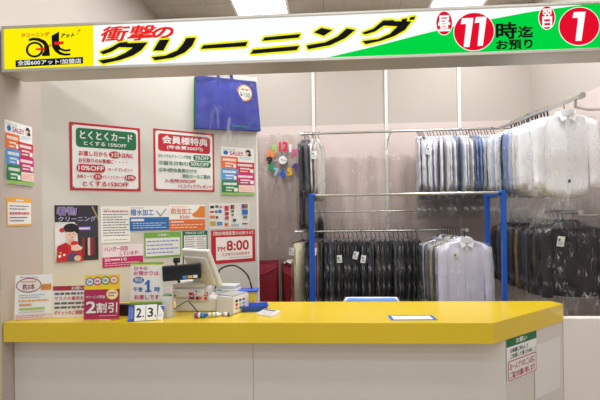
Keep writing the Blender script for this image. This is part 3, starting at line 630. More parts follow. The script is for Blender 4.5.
s = Sheet(0.068, 0.1, paper_m); s.t('3', 0.18, 0.22, 0.64, 0.78, BLK, 0.02).e(0.84, 0.74, 0.07, 0.05, BLK); s.build('card', t, loc=(0.003, -0.004, 0.003), rot=(-0.34, 0, 0))
s = Sheet(0.036, 0.094, paper_m); s.p([(0.3, 0.05), (1, 0.05), (1, 0.5)], (50, 90, 190)).lines(0.2, 0.6, 0.8, 0.8, 2, (100, 130, 200), 3); s.build('card', t, loc=(0.073, -0.003, 0.003), rot=(-0.34, 0.08, 0))
# clear leaflet box
t = thing('leaflet_holder', 'narrow milky leaflet box with a green band beside the date calendar', 'leaflet holder', (-1.052, 2.80, CT), R(4))
frost_m = film('frosted_plastic', 0.45, 0.3, 0.2, bscale=3)
f = MB(); f.box(-0.032, -0.02, 0, 0.032, -0.018, 0.14, frost_m).box(-0.032, 0.018, 0, 0.032, 0.02, 0.15, frost_m).box(-0.032, -0.018, 0, -0.030, 0.018, 0.145, frost_m).box(0.030, -0.018, 0, 0.032, 0.018, 0.145, frost_m).box(-0.032, -0.02, 0, 0.032, 0.02, 0.003, frost_m).build('box', t)
s = Sheet(0.056, 0.165, ink((226, 222, 206))); s.r(0.02, 0.10, 0.98, 0.18, (70, 140, 80)).lines(0.1, 0.12, 0.7, 0.16, 1, WHT, 3).lines(0.1, 0.02, 0.9, 0.08, 1, GRY, 4); s.build('leaflet', t, loc=(-0.028, -0.006, 0.004))
s = Sheet(0.05, 0.195, ink((238, 236, 230))); s.lines(0.1, 0.02, 0.9, 0.14, 3, (200, 90, 90), 5); s.build('leaflet', t, loc=(-0.022, 0.006, 0.004))

# cash register
reg = thing('cash_register', 'beige cash register with tilted monitor and black customer display', 'cash register', (-0.93, 2.96, CT))
f = MB(); f.box(-0.13, 0.0, 0.0, 0.16, 0.235, 0.095, beige_m, 0.012); f.build('cash_drawer', reg)
f = MB(); f.box(-0.165, -0.02, 0.0955, 0.085, 0.2, 0.165, beige_m, 0.02).box(-0.15, -0.01, 0.165, 0.08, 0.18, 0.2, beige_m, 0.014); f.build('body', reg)
f = MB()
for i, (x, z, c) in enumerate(((0.0, 0.13, (220, 90, 90)), (0.02, 0.14, (70, 70, 80)), (0.035, 0.135, (90, 190, 220)), (0.002, 0.115, (90, 120, 190)), (0.022, 0.12, (230, 120, 150)))): f.box(x, -0.021, z, x + 0.009, -0.0195, z + 0.012, ink(c))
f.build('sticker', reg)
s = Sheet(0.142, 0.06, ink((226, 216, 210)), 0.004)
for i, x in enumerate((0.04, 0.28, 0.52, 0.76)): s.r(x, 0.08, x + 0.21, 0.45, (196, 40, 50)).r(x + 0.05, 0.16, x + 0.16, 0.36, (240, 200, 190) if i % 2 else (120, 30, 40))
s.r(0.06, 0.55, 0.35, 0.9, (150, 40, 60)).r(0.4, 0.55, 0.62, 0.9, (40, 40, 50)).e(0.62, 0.72, 0.1, 0.17, (230, 100, 40)).r(0.8, 0.55, 0.95, 0.9, (200, 60, 60))
s.build('payment_plate', reg, loc=(-0.035, -0.028, 0.085), rot=(-0.1, 0.04, R(6)))
f = MB(); f.tube([(0.05, 0.12, 0.19), (0.06, 0.10, 0.24), (0.065, 0.08, 0.29)], [0.028, 0.024, 0.03], beige_m, 14).build('monitor_arm', reg)
mo = MB(); mo.box(-0.14, -0.012, 0, 0.14, 0.02, 0.275, beige_m, 0.008).box(-0.115, -0.026, 0.02, 0.115, -0.01, 0.23, beige_m, 0.008).box(-0.10, -0.029, 0.03, 0.08, -0.0255, 0.12, mat('beige_vent', (214, 208, 192), 0.5), 0.002)
mon = mo.build('monitor', reg, loc=(0.09, 0.04, 0.185), rot=(R(24), 0, R(-34)))
MB().box(-0.128, 0.0195, 0.012, 0.128, 0.0215, 0.262, dark_glass_m).build('screen', mon)
f = MB(); f.tube([(-0.11, 0.03, 0.18), (-0.11, 0.0, 0.25), (-0.11, -0.03, 0.28)], 0.011, black_m, 10).build('display_pole', reg)
f = MB(); f.tube([(-0.128, -0.02, 0.36), (-0.112, -0.02, 0.36)], 0.02, black_m, 14).tube([(-0.104, -0.02, 0.362), (-0.09, -0.02, 0.362)], 0.018, black_m, 14).tube([(-0.11, -0.02, 0.36), (-0.11, -0.04, 0.32)], 0.01, black_m, 8).build('swivel_joint', reg)
f = MB(); f.box(-0.128, -0.02, -0.052, 0.128, 0.022, 0.052, black_m, 0.008).box(-0.118, -0.0205, -0.005, 0.118, -0.0198, 0.04, dark_glass_m)
cd = f.build('customer_display', reg, loc=(-0.05, -0.09, 0.287), rot=(-0.05, -0.07, R(4)))
f = MB()
for x, c in ((0.008, (80, 140, 220)), (0.043, (240, 180, 80)), (0.078, (235, 232, 225))): f.box(x, -0.0212, -0.044, x + 0.03, -0.0203, -0.024, ink(c))
f.build('sticker', cd)
f = MB(); f.tube([(-0.135, -0.01, 0.14), (-0.15, -0.045, 0.08), (-0.12, -0.05, 0.03), (-0.06, -0.05, 0.07), (-0.02, -0.06, 0.09), (0.01, -0.05, 0.05), (0.05, -0.06, 0.007)], 0.0035, black_m, 6)
f.tube([(-0.17, 0.0, 0.14), (-0.19, -0.03, 0.11), (-0.16, -0.03, 0.10), (-0.12, -0.025, 0.12)], 0.004, black_m, 6).build('cable', reg)
f = MB(); pts = [(0.10, 0.26, 0.10), (0.113, 0.29, 0.222), (0.144, 0.30, 0.274), (0.243, 0.30, 0.291), (0.335, 0.30, 0.22), (0.372, 0.29, 0.10), (0.386, 0.27, 0.004)]
sm = []
for i in range(len(pts) - 1):
    for k in range(4):
        q = [pts[max(i - 1, 0)], pts[i], pts[i + 1], pts[min(i + 2, len(pts) - 1)]]; u = k / 4
        sm.append(tuple(0.5 * ((2 * q[1][c]) + (-q[0][c] + q[2][c]) * u + (2 * q[0][c] - 5 * q[1][c] + 4 * q[2][c] - q[3][c]) * u * u + (-q[0][c] + 3 * q[1][c] - 3 * q[2][c] + q[3][c]) * u ** 3) for c in range(3)))
sm.append(pts[-1])
tag(MB().tube(sm, 0.0065, black_m, 8).build('power_cable', loc=(-0.93, 2.90, CT)), 'thick black cable looping up behind the cash register', 'cable')

t = thing('receipt_printer', 'beige box with a grid of coloured payment marks right of the cash register', 'printer', (-0.70, 2.91, CT), R(-25))
MB().box(-0.065, -0.01, 0.0, 0.08, 0.17, 0.118, beige_m, 0.006).box(-0.06, 0.0, 0.118, 0.075, 0.165, 0.126, mat('grey_plastic', (170, 168, 166), 0.5), 0.003).build('body', t)
f = MB(); rd = random.Random(5); cs = ((232, 130, 50), (210, 50, 60), (40, 50, 60), (120, 190, 90), (230, 200, 60), (60, 100, 190), (220, 80, 130), (80, 180, 210), (200, 60, 60))
f.box(0.0802, 0.0, 0.015, 0.0815, 0.13, 0.105, paper_m)
for i in range(3):
    for j in range(3): f.box(0.0816, 0.012 + i * 0.04, 0.028 + j * 0.025, 0.0822, 0.04 + i * 0.04, 0.045 + j * 0.025, ink(cs[i * 3 + j]))
f.build('payment_label', t)
t = thing('card_terminal', 'low beige terminal with a teal stripe behind the marked receipt box', 'card terminal', (-0.73, 3.12, CT), R(-8))
MB().box(-0.075, -0.05, 0, 0.085, 0.07, 0.14, beige_m, 0.008).box(-0.07, -0.045, 0.14, 0.08, 0.065, 0.165, mat('pale_grey_plastic', (206, 206, 204), 0.5), 0.006).build('body', t)
MB().box(-0.06, -0.051, 0.125, -0.02, -0.0495, 0.135, ink((60, 170, 170))).build('stripe', t)
ybin_m = mat('yellow_plastic', (240, 206, 70), 0.4); btray_m = mat('blue_plastic', (36, 84, 190), 0.4)
def tray(w, d, h, flare, m, th=0.003):
    b_ = MB(); o_ = lambda k, s_: [(-w * k, -d * k, s_), (w * k, -d * k, s_), (w * k, d * k, s_), (-w * k, d * k, s_)]
    b_.loft([o_(0.5, 0), o_(0.5 * flare, h), o_(0.5 * flare + 0.04, h + 0.003), o_(0.5 * flare + 0.04, h + 0.006), o_(0.5 * flare - 0.01, h + 0.006), o_(0.5 - 0.01, th)], m, False, True, True)
    return b_
t = thing('plastic_bin', 'small yellow plastic bin with a blue lid at the back of the counter', 'bin', (-0.595, 3.16, CT), R(5))
tray(0.125, 0.09, 0.10, 1.1, ybin_m).build('bin', t)
MB().box(-0.08, -0.06, 0.107, 0.085, 0.06, 0.122, btray_m, 0.004).build('lid', t)
tag(tray(0.15, 0.10, 0.035, 1.22, btray_m).build('cash_tray', loc=(-0.515, 3.01, CT), rot=(0, 0, R(12))), 'blue plastic cash tray beside the marked receipt box', 'tray')

def tube_thing(x, y, L, r, rz, base, bands, label, name, cat):
    f = MB(); prof = [(r * 0.75, 0), (r, L * 0.04), (r, L * 0.8), (r * 0.6, L * 0.84), (r * 0.6, L)]
    f.lathe(prof, base, 12)
    for a, b_, c in bands: f.lathe([(r * 1.02, L * a), (r * 1.02, L * b_)], ink(c), 12)
    o_ = f.build(name, loc=(x, y, CT + r * 1.03), rot=(0, R(90), rz)); tag(o_, label, cat)
tube_thing(-0.868, 2.775, 0.085, 0.017, R(8), btray_m, ((0.1, 0.3, (200, 60, 120)), (0.3, 0.45, WHT), (0.55, 0.75, (40, 160, 170))), 'blue tube with pink and teal bands lying before the register', 'glue_tube', 'tube')
tube_thing(-0.785, 2.80, 0.085, 0.015, R(12), white_m, ((0.2, 0.4, (200, 210, 90)), (0.5, 0.7, (190, 200, 210))), 'white tube lying between the blue tube and the grey stamp', 'glue_tube', 'tube')
tube_thing(-0.705, 2.83, 0.075, 0.013, R(-6), mat('grey_plastic', (170, 168, 166), 0.5), ((0.3, 0.6, WHT), (0.65, 0.8, (60, 60, 70))), 'grey and white stamp lying in front of the marked receipt box', 'stamp', 'stamp')

t = thing('calculator', 'white desk calculator on the yellow counter top', 'calculator', (-0.395, 2.865, CT), R(-32))
MB().add([(-0.065, -0.045, 0), (0.065, -0.045, 0), (0.065, 0.045, 0), (-0.065, 0.045, 0), (-0.065, -0.045, 0.014), (0.065, -0.045, 0.014), (0.065, 0.045, 0.026), (-0.065, 0.045, 0.026)],
         [(3, 2, 1, 0), (4, 5, 6, 7), (0, 1, 5, 4), (1, 2, 6, 5), (2, 3, 7, 6), (3, 0, 4, 7)], white_m).build('body', t)
k = MB()
for i in range(6):
    for j in range(4):
        y = -0.038 + j * 0.0135; z = 0.014 + (y + 0.045) * 0.1333
        k.box(-0.058 + i * 0.02, y, z, -0.043 + i * 0.02, y + 0.009, z + 0.003, mat('key_grey', (214, 214, 216), 0.5))
k.build('keys', t)
MB().box(-0.055, 0.02, 0.022, 0.04, 0.038, 0.0262, mat('display_grey', (96, 104, 104), 0.2)).build('screen', t)
s = MB(); s.box(-0.143, -0.064, 0, 0.143, 0.064, 0.001, ink((40, 100, 200))).box(-0.122, -0.044, 0.001, 0.122, 0.044, 0.0014, paper_m)
rd = random.Random(3)
for j in range(4):
    for i in range(9): s.box(-0.11 + i * 0.024, 0.028 - j * 0.02, 0.0014, -0.11 + i * 0.024 + rd.uniform(0.01, 0.02), 0.034 - j * 0.02, 0.0017, ink((170, 170, 180)))
tag(s.build('laminated_notice', loc=(0.532, 2.785, CT), rot=(0, 0, R(2.5))), 'blue bordered laminated notice lying flat on the right half of the counter', 'notice')

# chair behind the counter
t = thing('office_chair', 'pale blue chair back with a white rim peeping above the counter', 'chair', (0.375, 3.72, 0.0))
cb_m = mat('pale_blue_fabric', (120, 160, 225), 0.8, var=0.05); 
rows = []
for z, w in ((0.50, 0.19), (0.55, 0.21), (0.75, 0.225), (0.86, 0.222), (0.89, 0.20)):
    rows.append([(w * cos(2 * pi * k / 24), 0.0 + 0.028 * sin(2 * pi * k / 24) + 0.06 * (1 - cos(w * cos(2 * pi * k / 24) * 3)), z) for k in range(24)])
MB().loft(rows, cb_m, True, True, True).build('backrest', t)
rows2 = [[(x * 1.10, 0.035 + (y) * 0.8, z - 0.01 + (0.012 if z > 0.87 else 0)) for x, y, z in r_] for r_ in rows]
MB().loft(rows2, white_m, True, True, True).build('back_shell', t)
MB().box(-0.23, -0.46, 0.42, 0.23, -0.03, 0.48, cb_m, 0.02).build('seat', t)
MB().box(-0.03, -0.02, 0.40, 0.03, 0.07, 0.60, white_m, 0.005).build('back_support', t)
MB().tube([(0, -0.24, 0.06), (0, -0.24, 0.42)], 0.025, steel_m, 12).build('gas_post', t)
for k in range(5):
    a = 2 * pi * k / 5; l = MB(); l.tube([(0, -0.24, 0.085), (0.27 * cos(a), -0.24 + 0.27 * sin(a), 0.065)], [0.02, 0.014], black_m, 8)
    lo = l.build('leg', t); MB().tube([(0.27 * cos(a) - 0.012 * sin(a), -0.24 + 0.27 * sin(a) + 0.012 * cos(a), 0.026), (0.27 * cos(a) + 0.012 * sin(a), -0.24 + 0.27 * sin(a) - 0.012 * cos(a), 0.026)], 0.026, black_m, 12).build('caster', lo)

# ------------------------------------------------------------------ back wall: strips, rails, rack
for i, x in enumerate((-0.142, 0.746, 1.62)):
    t = thing('slotted_wall_strip', ('left', 'middle', 'right')[i] + ' one of three white slotted metal strips up the back wall', 'wall strip', (x, YB, 0))
    f = MB(); f.box(-0.018, -0.022, 0.9, 0.018, -0.0065, 3.95, rail_m)
    for k in range(60): f.box(-0.004, -0.0225, 0.95 + k * 0.05, 0.004, -0.0219, 0.975 + k * 0.05, mat('slot_shadow', (205, 202, 197), 0.7))
    f.build('strip', t)
    br = MB()
    br.tube([(0, -0.02, 2.50), (0, -0.20, 2.515), (0, -0.35, 2.525), (0, -0.375, 2.535), (0, -0.385, 2.553)], 0.006, steel_m, 8).tube([(0, -0.02, 2.40), (0, -0.12, 2.46), (0, -0.2, 2.515)], 0.005, steel_m, 8)
    br.build('bracket', t)
    if i < 2:
        MB().tube([(0, -0.02, 1.37), (0, -0.20, 1.385), (0, -0.35, 1.39), (0, -0.375, 1.40), (0, -0.385, 1.42)], 0.006, steel_m, 8).build('bracket', t)
        MB().tube([(0, -0.02, 1.60), (0, -0.13, 1.615), (0, -0.16, 1.63)], 0.006, steel_m, 8).build('bracket', t)
def rail(name, label, path, r, ends=(), arms=(), cap=None):
    t = thing(name, label, 'rail', (0, 0, 0))
    MB().tube(path, r, steel_m, 14).build('rod', t)
    for p in ends:
        MB().tube([p[0], p[1]], r * 1.35, cap or white_m, 14).build('end_cap', t)
    for a in arms: MB().tube(a, 0.011, steel_m, 10).build('support_arm', t)
    return t
ZU, YU = 2.545, 4.99
ZL, YL = 1.418, 4.99
rail('garment_rail', 'upper steel garment rail along the back wall, holding pale shirts at its right', [(-0.275, YU, ZU), (1.95, YU, ZU + 0.01)], 0.0135, [((-0.29, YU, ZU), (-0.262, YU, ZU))])
rail('garment_rail', 'upper side rail coming forward along the right wall with the big white shirt', [(1.95, 3.42, 2.485), (1.95, 4.99, 2.555)], 0.018, [((1.95, 3.405, 2.485), (1.95, 3.44, 2.486))], [[(1.95, 3.50, 2.475), (1.97, 3.54, 2.43), (2.10, 3.62, 2.425), (2.464, 3.66, 2.43)], [(1.95, 4.9, 2.54), (2.464, 4.9, 2.5)]], cap=steel_m)
rail('garment_rail', 'lower steel garment rail along the back wall, crowded with dark trousers', [(-0.36, YL, ZL), (1.38, YL, ZL)], 0.012, [((-0.37, YL, ZL), (-0.35, YL, ZL))])
rail('garment_rail', 'short front to back rail behind the facing lavender shirt', [(1.285, 4.07, 1.45), (1.285, 4.99, 1.445)], 0.012, [((1.285, 4.06, 1.45), (1.285, 4.08, 1.45))], cap=steel_m)
rail('garment_rail', 'lower side rail along the right wall with the dark facing jacket', [(2.07, 3.68, 1.60), (2.07, 5.0, 1.61)], 0.016, [((2.07, 3.665, 1.60), (2.07, 3.70, 1.60))], [[(2.07, 3.80, 1.595), (2.12, 3.83, 1.575), (2.25, 3.86, 1.57), (2.464, 3.88, 1.57)], [(2.07, 4.95, 1.6), (2.464, 4.95, 1.58)]], cap=steel_m)
rail('wall_rail', 'thin steel rail close to the back wall between the two long rails', [(-0.12, 5.20, 1.643), (1.24, 5.20, 1.643)], 0.009)

rk = thing('garment_rack', 'free standing steel rack with blue posts in front of the garments', 'rack', (0, 0, 0))
for x in (-0.14, 1.552):
    for y in (3.905, 4.29):
        MB().box(x - 0.02, y - 0.02, 0.06, x + 0.02, y + 0.02, 1.80, blue_m, 0.004).build('post', rk)
    MB().box(x - 0.016, 3.926, 1.755, x + 0.016, 4.27, 1.79, blue_m, 0.003).build('end_bar', rk)
    MB().box(x - 0.016, 3.926, 0.10, x + 0.016, 4.27, 0.14, blue_m, 0.003).build('end_bar', rk)
    for y in (3.905, 4.29):
        MB().tube([(x - 0.012, y, 0.03), (x + 0.012, y, 0.03)], 0.03, black_m, 14).build('caster', rk)
MB().tube([(-0.119, 3.905, 1.782), (1.531, 3.905, 1.782)], 0.0125, steel_m, 14).build('top_rail', rk)
MB().tube([(-0.119, 3.905, 0.35), (1.531, 3.905, 0.35)], 0.0125, steel_m, 14).build('lower_rail', rk)
for a, b_ in ((-0.12, -0.095), (1.507, 1.532)): MB().tube([(a, 3.905, 1.782), (b_, 3.905, 1.782)], 0.019, blue_m, 14).build('rail_socket', rk)

# clear polythene sheets against the back wall
def hung_sheet(x0, x1, z0, z1, y, label, seed, haze=0.06):
    rd = random.Random(seed); nx, nz = 26, 18; vs = []
    for j in range(nz + 1):
        for i in range(nx + 1):
            x = x0 + (x1 - x0) * i / nx
            vs.append((x, y + 0.02 * sin(i * 1.3 + 0.2 * j) + rd.uniform(-0.006, 0.006), z0 + (z1 - z0) * j / nz))
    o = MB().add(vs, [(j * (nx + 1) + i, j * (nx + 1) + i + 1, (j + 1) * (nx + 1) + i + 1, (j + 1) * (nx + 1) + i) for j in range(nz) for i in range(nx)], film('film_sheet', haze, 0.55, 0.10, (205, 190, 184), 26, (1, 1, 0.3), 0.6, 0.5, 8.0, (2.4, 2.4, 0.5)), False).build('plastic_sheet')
    tag(o, label, 'plastic sheet')
hung_sheet(-0.05, 1.12, 0.7, 2.36, 5.30, 'clear plastic sheet over the back wall between the two shirt groups', 2)
hung_sheet(-1.25, -0.12, 0.7, 2.62, 5.33, 'clear plastic sheet over the back wall behind the colourful clock', 3)

# clock with loose coloured numerals
ck = thing('wall_clock', 'wall clock with white dial and big loose coloured numerals on wire spokes', 'clock', (-0.525, 5.29, 2.287))
def numeral(t_, cx, cz, h, rgb):
    vs, fs = text_mesh(t_); f = MB(); w = h * {'1': 0.2, '11': 0.5, '10': 0.95, '12': 0.95}.get(t_, 0.62); m = mat('numeral_%d_%d_%d' % rgb, rgb, 0.4)
    for q, b_ in enumerate(((-.075, -.06), (.075, -.06), (-.075, .06), (.075, .06), (0, 0), (.075, 0), (-.075, 0))):
        for y in (-0.012, -0.004):
            f.add([(cx + (x - 0.5) * w + b_[0] * h, y - 0.0003 * q, cz + (z - 0.5) * h + b_[1] * h) for x, z in vs], fs, m)
    return f
cols = {12: (224, 40, 76), 1: (240, 238, 236), 2: (228, 70, 150), 3: (190, 190, 180), 4: (96, 60, 150), 5: (250, 210, 50), 6: (40, 100, 210), 7: (150, 210, 235), 8: (40, 150, 96), 9: (30, 28, 32), 10: (250, 140, 70), 11: (170, 220, 100)}
for n, c in cols.items():
    a = R(90 - 30 * n); rr = 0.165
    no = numeral(str(n), rr * cos(a) + {12: 0.012, 11: -0.018, 1: 0.012}.get(n, 0), rr * sin(a), 0.088 if n != 12 else 0.105, c).build('numeral', ck)
    MB().tube([(0.05 * cos(a), 0.0, 0.05 * sin(a)), (rr * 0.9 * cos(a), 0.0, rr * 0.9 * sin(a))], 0.0018, steel_m, 6).build('spoke', ck)
f = MB(); f.tube([(0, -0.018, 0), (0, 0.03, 0)], 0.056, mat('chrome', (210, 210, 210), 0.15, metal=1.0), 28).build('case', ck)
f = MB(); f.ell(0, 0, 0.049, 0.049, paper_m, -0.018, 28).build('dial', ck)
f = MB(); f.box(-0.003, -0.021, -0.004, 0.003, -0.0195, 0.026, black_m).build('hour_hand', ck, rot=(0, R(-60), 0)); f = MB(); f.box(-0.002, -0.023, -0.006, 0.002, -0.0215, 0.042, black_m).build('minute_hand', ck, rot=(0, R(100), 0))
tag(MB().tube([(2.425, 5.345, 2.765), (2.425, 5.358, 2.765)], 0.024, ink((70, 150, 60)), 18).build('wall_sticker'), 'small green dot sticker near the back right corner of the wall', 'sticker')

# red laundry hampers
red_m = mat('dark_red_fabric', (128, 10, 30), 0.75, var=0.10, scale=7, bump=0.3, bscale=18)
def hamper(cx, cy, w, d, h, sag, label):
    t = thing('laundry_hamper', label, 'hamper', (cx, cy, 0))
    def ring(z, k, dz=0.0):
        out = []
        for i in range(32):
            a = 2 * pi * i / 32; x = max(-1, min(1, 1.25 * cos(a))) * w / 2 * k; y = max(-1, min(1, 1.25 * sin(a))) * d / 2 * k
            out.append((x + 0.006 * sin(i * 2.3 + z * 14), y, z - dz * (1 - (2 * x / w) ** 2) * (1 if y < 0 else 0.4)))
        return out
    MB().loft([ring(0.08, 0.86), ring(0.4, 0.93), ring(0.8, 0.98), ring(h, 1.0, sag), ring(h, 0.96, sag), ring(h - 0.06, 0.94, sag), ring(0.4, 0.88), ring(0.09, 0.8)], red_m, True, True, True).build('bag', t)
    for sx in (-1, 1):
        MB().tube([(sx * (w / 2 + 0.012), -d / 2, 0.0), (sx * (w / 2 + 0.012), -d / 2, h + 0.01)], 0.008, steel_m, 8).tube([(sx * (w / 2 + 0.012), d / 2, 0.0), (sx * (w / 2 + 0.012), d / 2, h + 0.01)], 0.008, steel_m, 8).tube([(sx * (w / 2 + 0.012), -d / 2, h + 0.01), (sx * (w / 2 + 0.012), d / 2, h + 0.01)], 0.008, steel_m, 8).build('frame', t)
    MB().tube([(-w / 2, -d / 2 - 0.012, h - 0.07), (0, -d / 2 - 0.016, h - 0.12 - sag), (w / 2, -d / 2 - 0.012, h - 0.05)], 0.007, mat('red_strap', (160, 40, 60), 0.7), 8).build('strap', t)
hamper(-0.75, 5.13, 0.37, 0.30, 1.07, 0.02, 'dark red fabric laundry hamper nearest the partition')
hamper(-0.372, 5.13, 0.30, 0.30, 1.05, 0.05, 'dark red fabric laundry hamper with white cloth on top')
rd = random.Random(11); vs = []
for j in range(7):
    for i in range(9):
        x = -0.11 + 0.22 * i / 8; y = -0.13 + 0.24 * j / 6
        vs.append((x, y, 0.03 + 0.05 * (i / 8) + 0.02 * sin(i * 1.7 + j) + rd.uniform(-0.008, 0.008)))
tag(MB().add(vs, [(j * 9 + i, j * 9 + i + 1, (j + 1) * 9 + i + 1, (j + 1) * 9 + i) for j in range(6) for i in range(8)], mat('white_cloth', (236, 230, 226), 0.7)).build('cloth', loc=(-0.39, 5.10, 1.02)), 'crumpled white cloth lying on the right red hamper', 'cloth')

# ------------------------------------------------------------------ garments: local x across the shoulders, -y front, z = 0 at the rod
def sect(z, hw, ht, n, ph, amp=0.004, dz=None, cx=0.0, cy=0.0):
    out = []
    for i in range(n):
        a = 2 * pi * i / n; c, s_ = cos(a), sin(a)
        x = hw * math.copysign(abs(c) ** 0.8, c); y = ht * math.copysign(abs(s_) ** 0.7, s_)
        y += amp * sin(x * 45 + ph + z * 5) + amp * 0.6 * sin(x * 90 + z * 17 + ph * 2)
        out.append((cx + x, cy + y, z + (dz(x / hw) if dz else 0)))
    return out
class Garment:
    """meshes shared by every copy of one kind of garment"""
    pass
def hanger_mesh(col, half, drop, bar=False, hr=0.004):
    m = MB(); pts = [(0.0, 0.0, -0.095), (0, 0, -0.045), (0, 0.004, -0.034)]
    for k in range(9):
        a = R(-60 + k * 34); pts.append((0.0, 0.019 * cos(a), 0.0 + 0.019 * sin(a)))
    m.tube([(0, 0, -0.10), (0, 0.0, -0.05), (0, 0.012, -0.018)] + [(0, 0.0185 * cos(R(-55 + k * 30)), 0.0185 * sin(R(-55 + k * 30))) for k in range(8)], hr, black_m, 6)
    m.tube([(-half, 0, -0.10 - drop), (-half * 0.5, 0, -0.115), (0, 0, -0.095), (half * 0.5, 0, -0.115), (half, 0, -0.10 - drop)], [0.007, 0.009, 0.011, 0.009, 0.007], col, 8)
    if bar: m.tube([(-half + 0.01, 0, -0.10 - drop), (half - 0.01, 0, -0.10 - drop)], 0.004, col, 6)
    return m
def shirt_mesh(m, m2, seed, ht=0.05, L=0.78, tail=0.06, hw=0.222, sl=0.50, face=False, jacket=False):
    rd = random.Random(seed); ph = rd.uniform(0, 6); n = 28; b = MB()
    bw = hw * (0.84 if face else 1.0)
    rows = [(-0.100, 0.055, ht * 0.8), (-0.108, 0.10, ht * 0.85), (-0.128, 0.168, ht * 0.8), (-0.150, hw * 0.95, ht * 0.65), (-0.18, (hw + bw) / 2, ht * 0.8), (-0.26, bw * 0.985, ht), (-0.38, bw * 0.96, ht),
            (-0.50, bw * 0.95, ht * 0.95), (-0.62, bw * 0.97, ht * 0.9)]
    f = lambda u: tail * (abs(u) ** 2.2)
    rings = [sect(z, w, t_, n, ph, 0.004) for z, w, t_ in rows] + [sect(-L + 0.08, bw * 0.985, ht * 0.9, n, ph, 0.006, lambda u: 0.5 * f(u)), sect(-L, bw * 0.97, ht * 0.88, n, ph, 0.007, f), sect(-L + 0.01, bw * 0.93, ht * 0.8, n, ph, 0.007, f)]
    b.loft(rings, m, True, True)
    for s_ in (-1, 1):                                  # sleeves hang down the sides, a little to the front
        e = rd.uniform(-0.01, 0.01); k = 14; rr = []
        for t_ in range(9):
            u = t_ / 8; cx = s_ * (hw * 0.86 + 0.035 * u ** 0.6 - (0.012 * u * u if face else 0.02 * u * u)); z = -0.148 - (sl - 0.01) * u + e * u
            w = 0.052 - 0.010 * u; tt = min(ht * 0.75, 0.03) - 0.004 * u; cy = -ht * (0.2 + 0.55 * u) if face else -ht * 0.5 * u
            rr.append([(cx + w * cos(2 * pi * q / k), cy + tt * sin(2 * pi * q / k) + 0.004 * sin(6 * u * pi + q + ph), z + s_ * -0.35 * w * cos(2 * pi * q / k) * (1 - u)) for q in range(k)])
        b.loft(rr, m, True, True)
        cu = [[(x + (x - rr[-1][0][0]) * 0, y, z) for x, y, z in rr[-1]]]
        cx = sum(p[0] for p in rr[-1]) / k; cy = sum(p[1] for p in rr[-1]) / k; cz = sum(p[2] for p in rr[-1]) / k
        b.loft([[(cx + (p[0] - cx) * 1.06, cy + (p[1] - cy) * 1.06, p[2] + 0.004) for p in rr[-1]], [(cx + (p[0] - cx) * 1.06, cy + (p[1] - cy) * 1.06, p[2] - 0.06) for p in rr[-1]], [(cx + (p[0] - cx) * 0.9, cy + (p[1] - cy) * 0.9, p[2] - 0.058) for p in rr[-1]]], m, True)
    if not jacket:
        for z in range(12):                             # button placket
            z0 = -0.15 - z * (L - 0.19) / 12; z1 = z0 - (L - 0.19) / 12
            y = -ht * 1.04 - 0.005
            b.box(-0.016, y, z1, 0.016, y + 0.006, z0, m)
        if face or True:
            for z in range(6):
                zz = -0.2 - z * 0.09; y = -ht * 1.04 - 0.0075
                b.tube([(0, y, zz), (0, y + 0.003, zz)], 0.0055, m2, 8)
    return b
def collar_mesh(m, ht, jacket=False, spread=0.072):
    b = MB(); n = 16
    ring = lambda z, k, yy=0: [(0.058 * k * cos(2 * pi * i / n), yy + ht * 0.9 * k * sin(2 * pi * i / n), z + 0.012 * sin(2 * pi * i / n)) for i in range(n)]
    b.loft([ring(-0.108, 1.1), ring(-0.085, 0.98), ring(-0.074, 0.95), ring(-0.078, 1.12), ring(-0.10, 1.3)], m, True)
    y = -ht * 1.12 - 0.012
    for s_ in (-1, 1):
        if jacket:
            vs = [(s_ * 0.045, y + 0.035, -0.085), (s_ * 0.085, y + 0.02, -0.125), (s_ * 0.10, y - 0.002, -0.20), (s_ * 0.065, y - 0.006, -0.21), (s_ * 0.012, y - 0.006, -0.36), (s_ * 0.004, y - 0.006, -0.36), (s_ * 0.02, y + 0.012, -0.16)]
        else:
            vs = [(s_ * 0.003, y + 0.002, -0.142), (s_ * 0.047, y + 0.024, -0.070), (s_ * 0.060, y + 0.026, -0.088), (s_ * 0.066, y + 0.014, -0.118), (s_ * 0.048, y - 0.003, -0.168)]
        nn = len(vs); front = vs if s_ < 0 else vs[::-1]
        b.add(front + [(x, y_ + 0.004, z) for x, y_, z in front], [tuple(range(nn)), tuple(range(nn, 2 * nn))[::-1]] + [(i, nn + i, nn + (i + 1) % nn, (i + 1) % nn) for i in range(nn)], m)
    return b
def cover_mesh(m, seed, ht, hw, L, top=-0.07):
    rd = random.Random(seed); n = 22; rings = []
    prof = [(top, 0.03, 0.6), (top - 0.03, 0.10, 0.9), (top - 0.07, hw * 0.86, 1.0), (top - 0.10, hw, 1.05), (top - 0.16, hw * 1.03, 1.1)]
    k = 9
    for i in range(1, k + 1): prof.append((top - 0.16 - (L + top - 0.16) * i / k, hw * (1.03 + 0.02 * sin(i * 1.9 + seed)), 1.15 + 0.1 * sin(i * 2.3 + seed)))
    for z, w, t_ in prof:
        q = []
        for i in range(n):
            a = 2 * pi * i / n; c, s_ = cos(a), sin(a)
            q.append((w * math.copysign(abs(c) ** 0.8, c) + rd.uniform(-.012, .012), (ht * t_ + 0.008) * math.copysign(abs(s_) ** 0.8, s_) + rd.uniform(-.4, .4) * min(ht, 0.025), z + rd.uniform(-.016, .016)))
        rings.append(q)
    return MB().loft(rings, m, False)
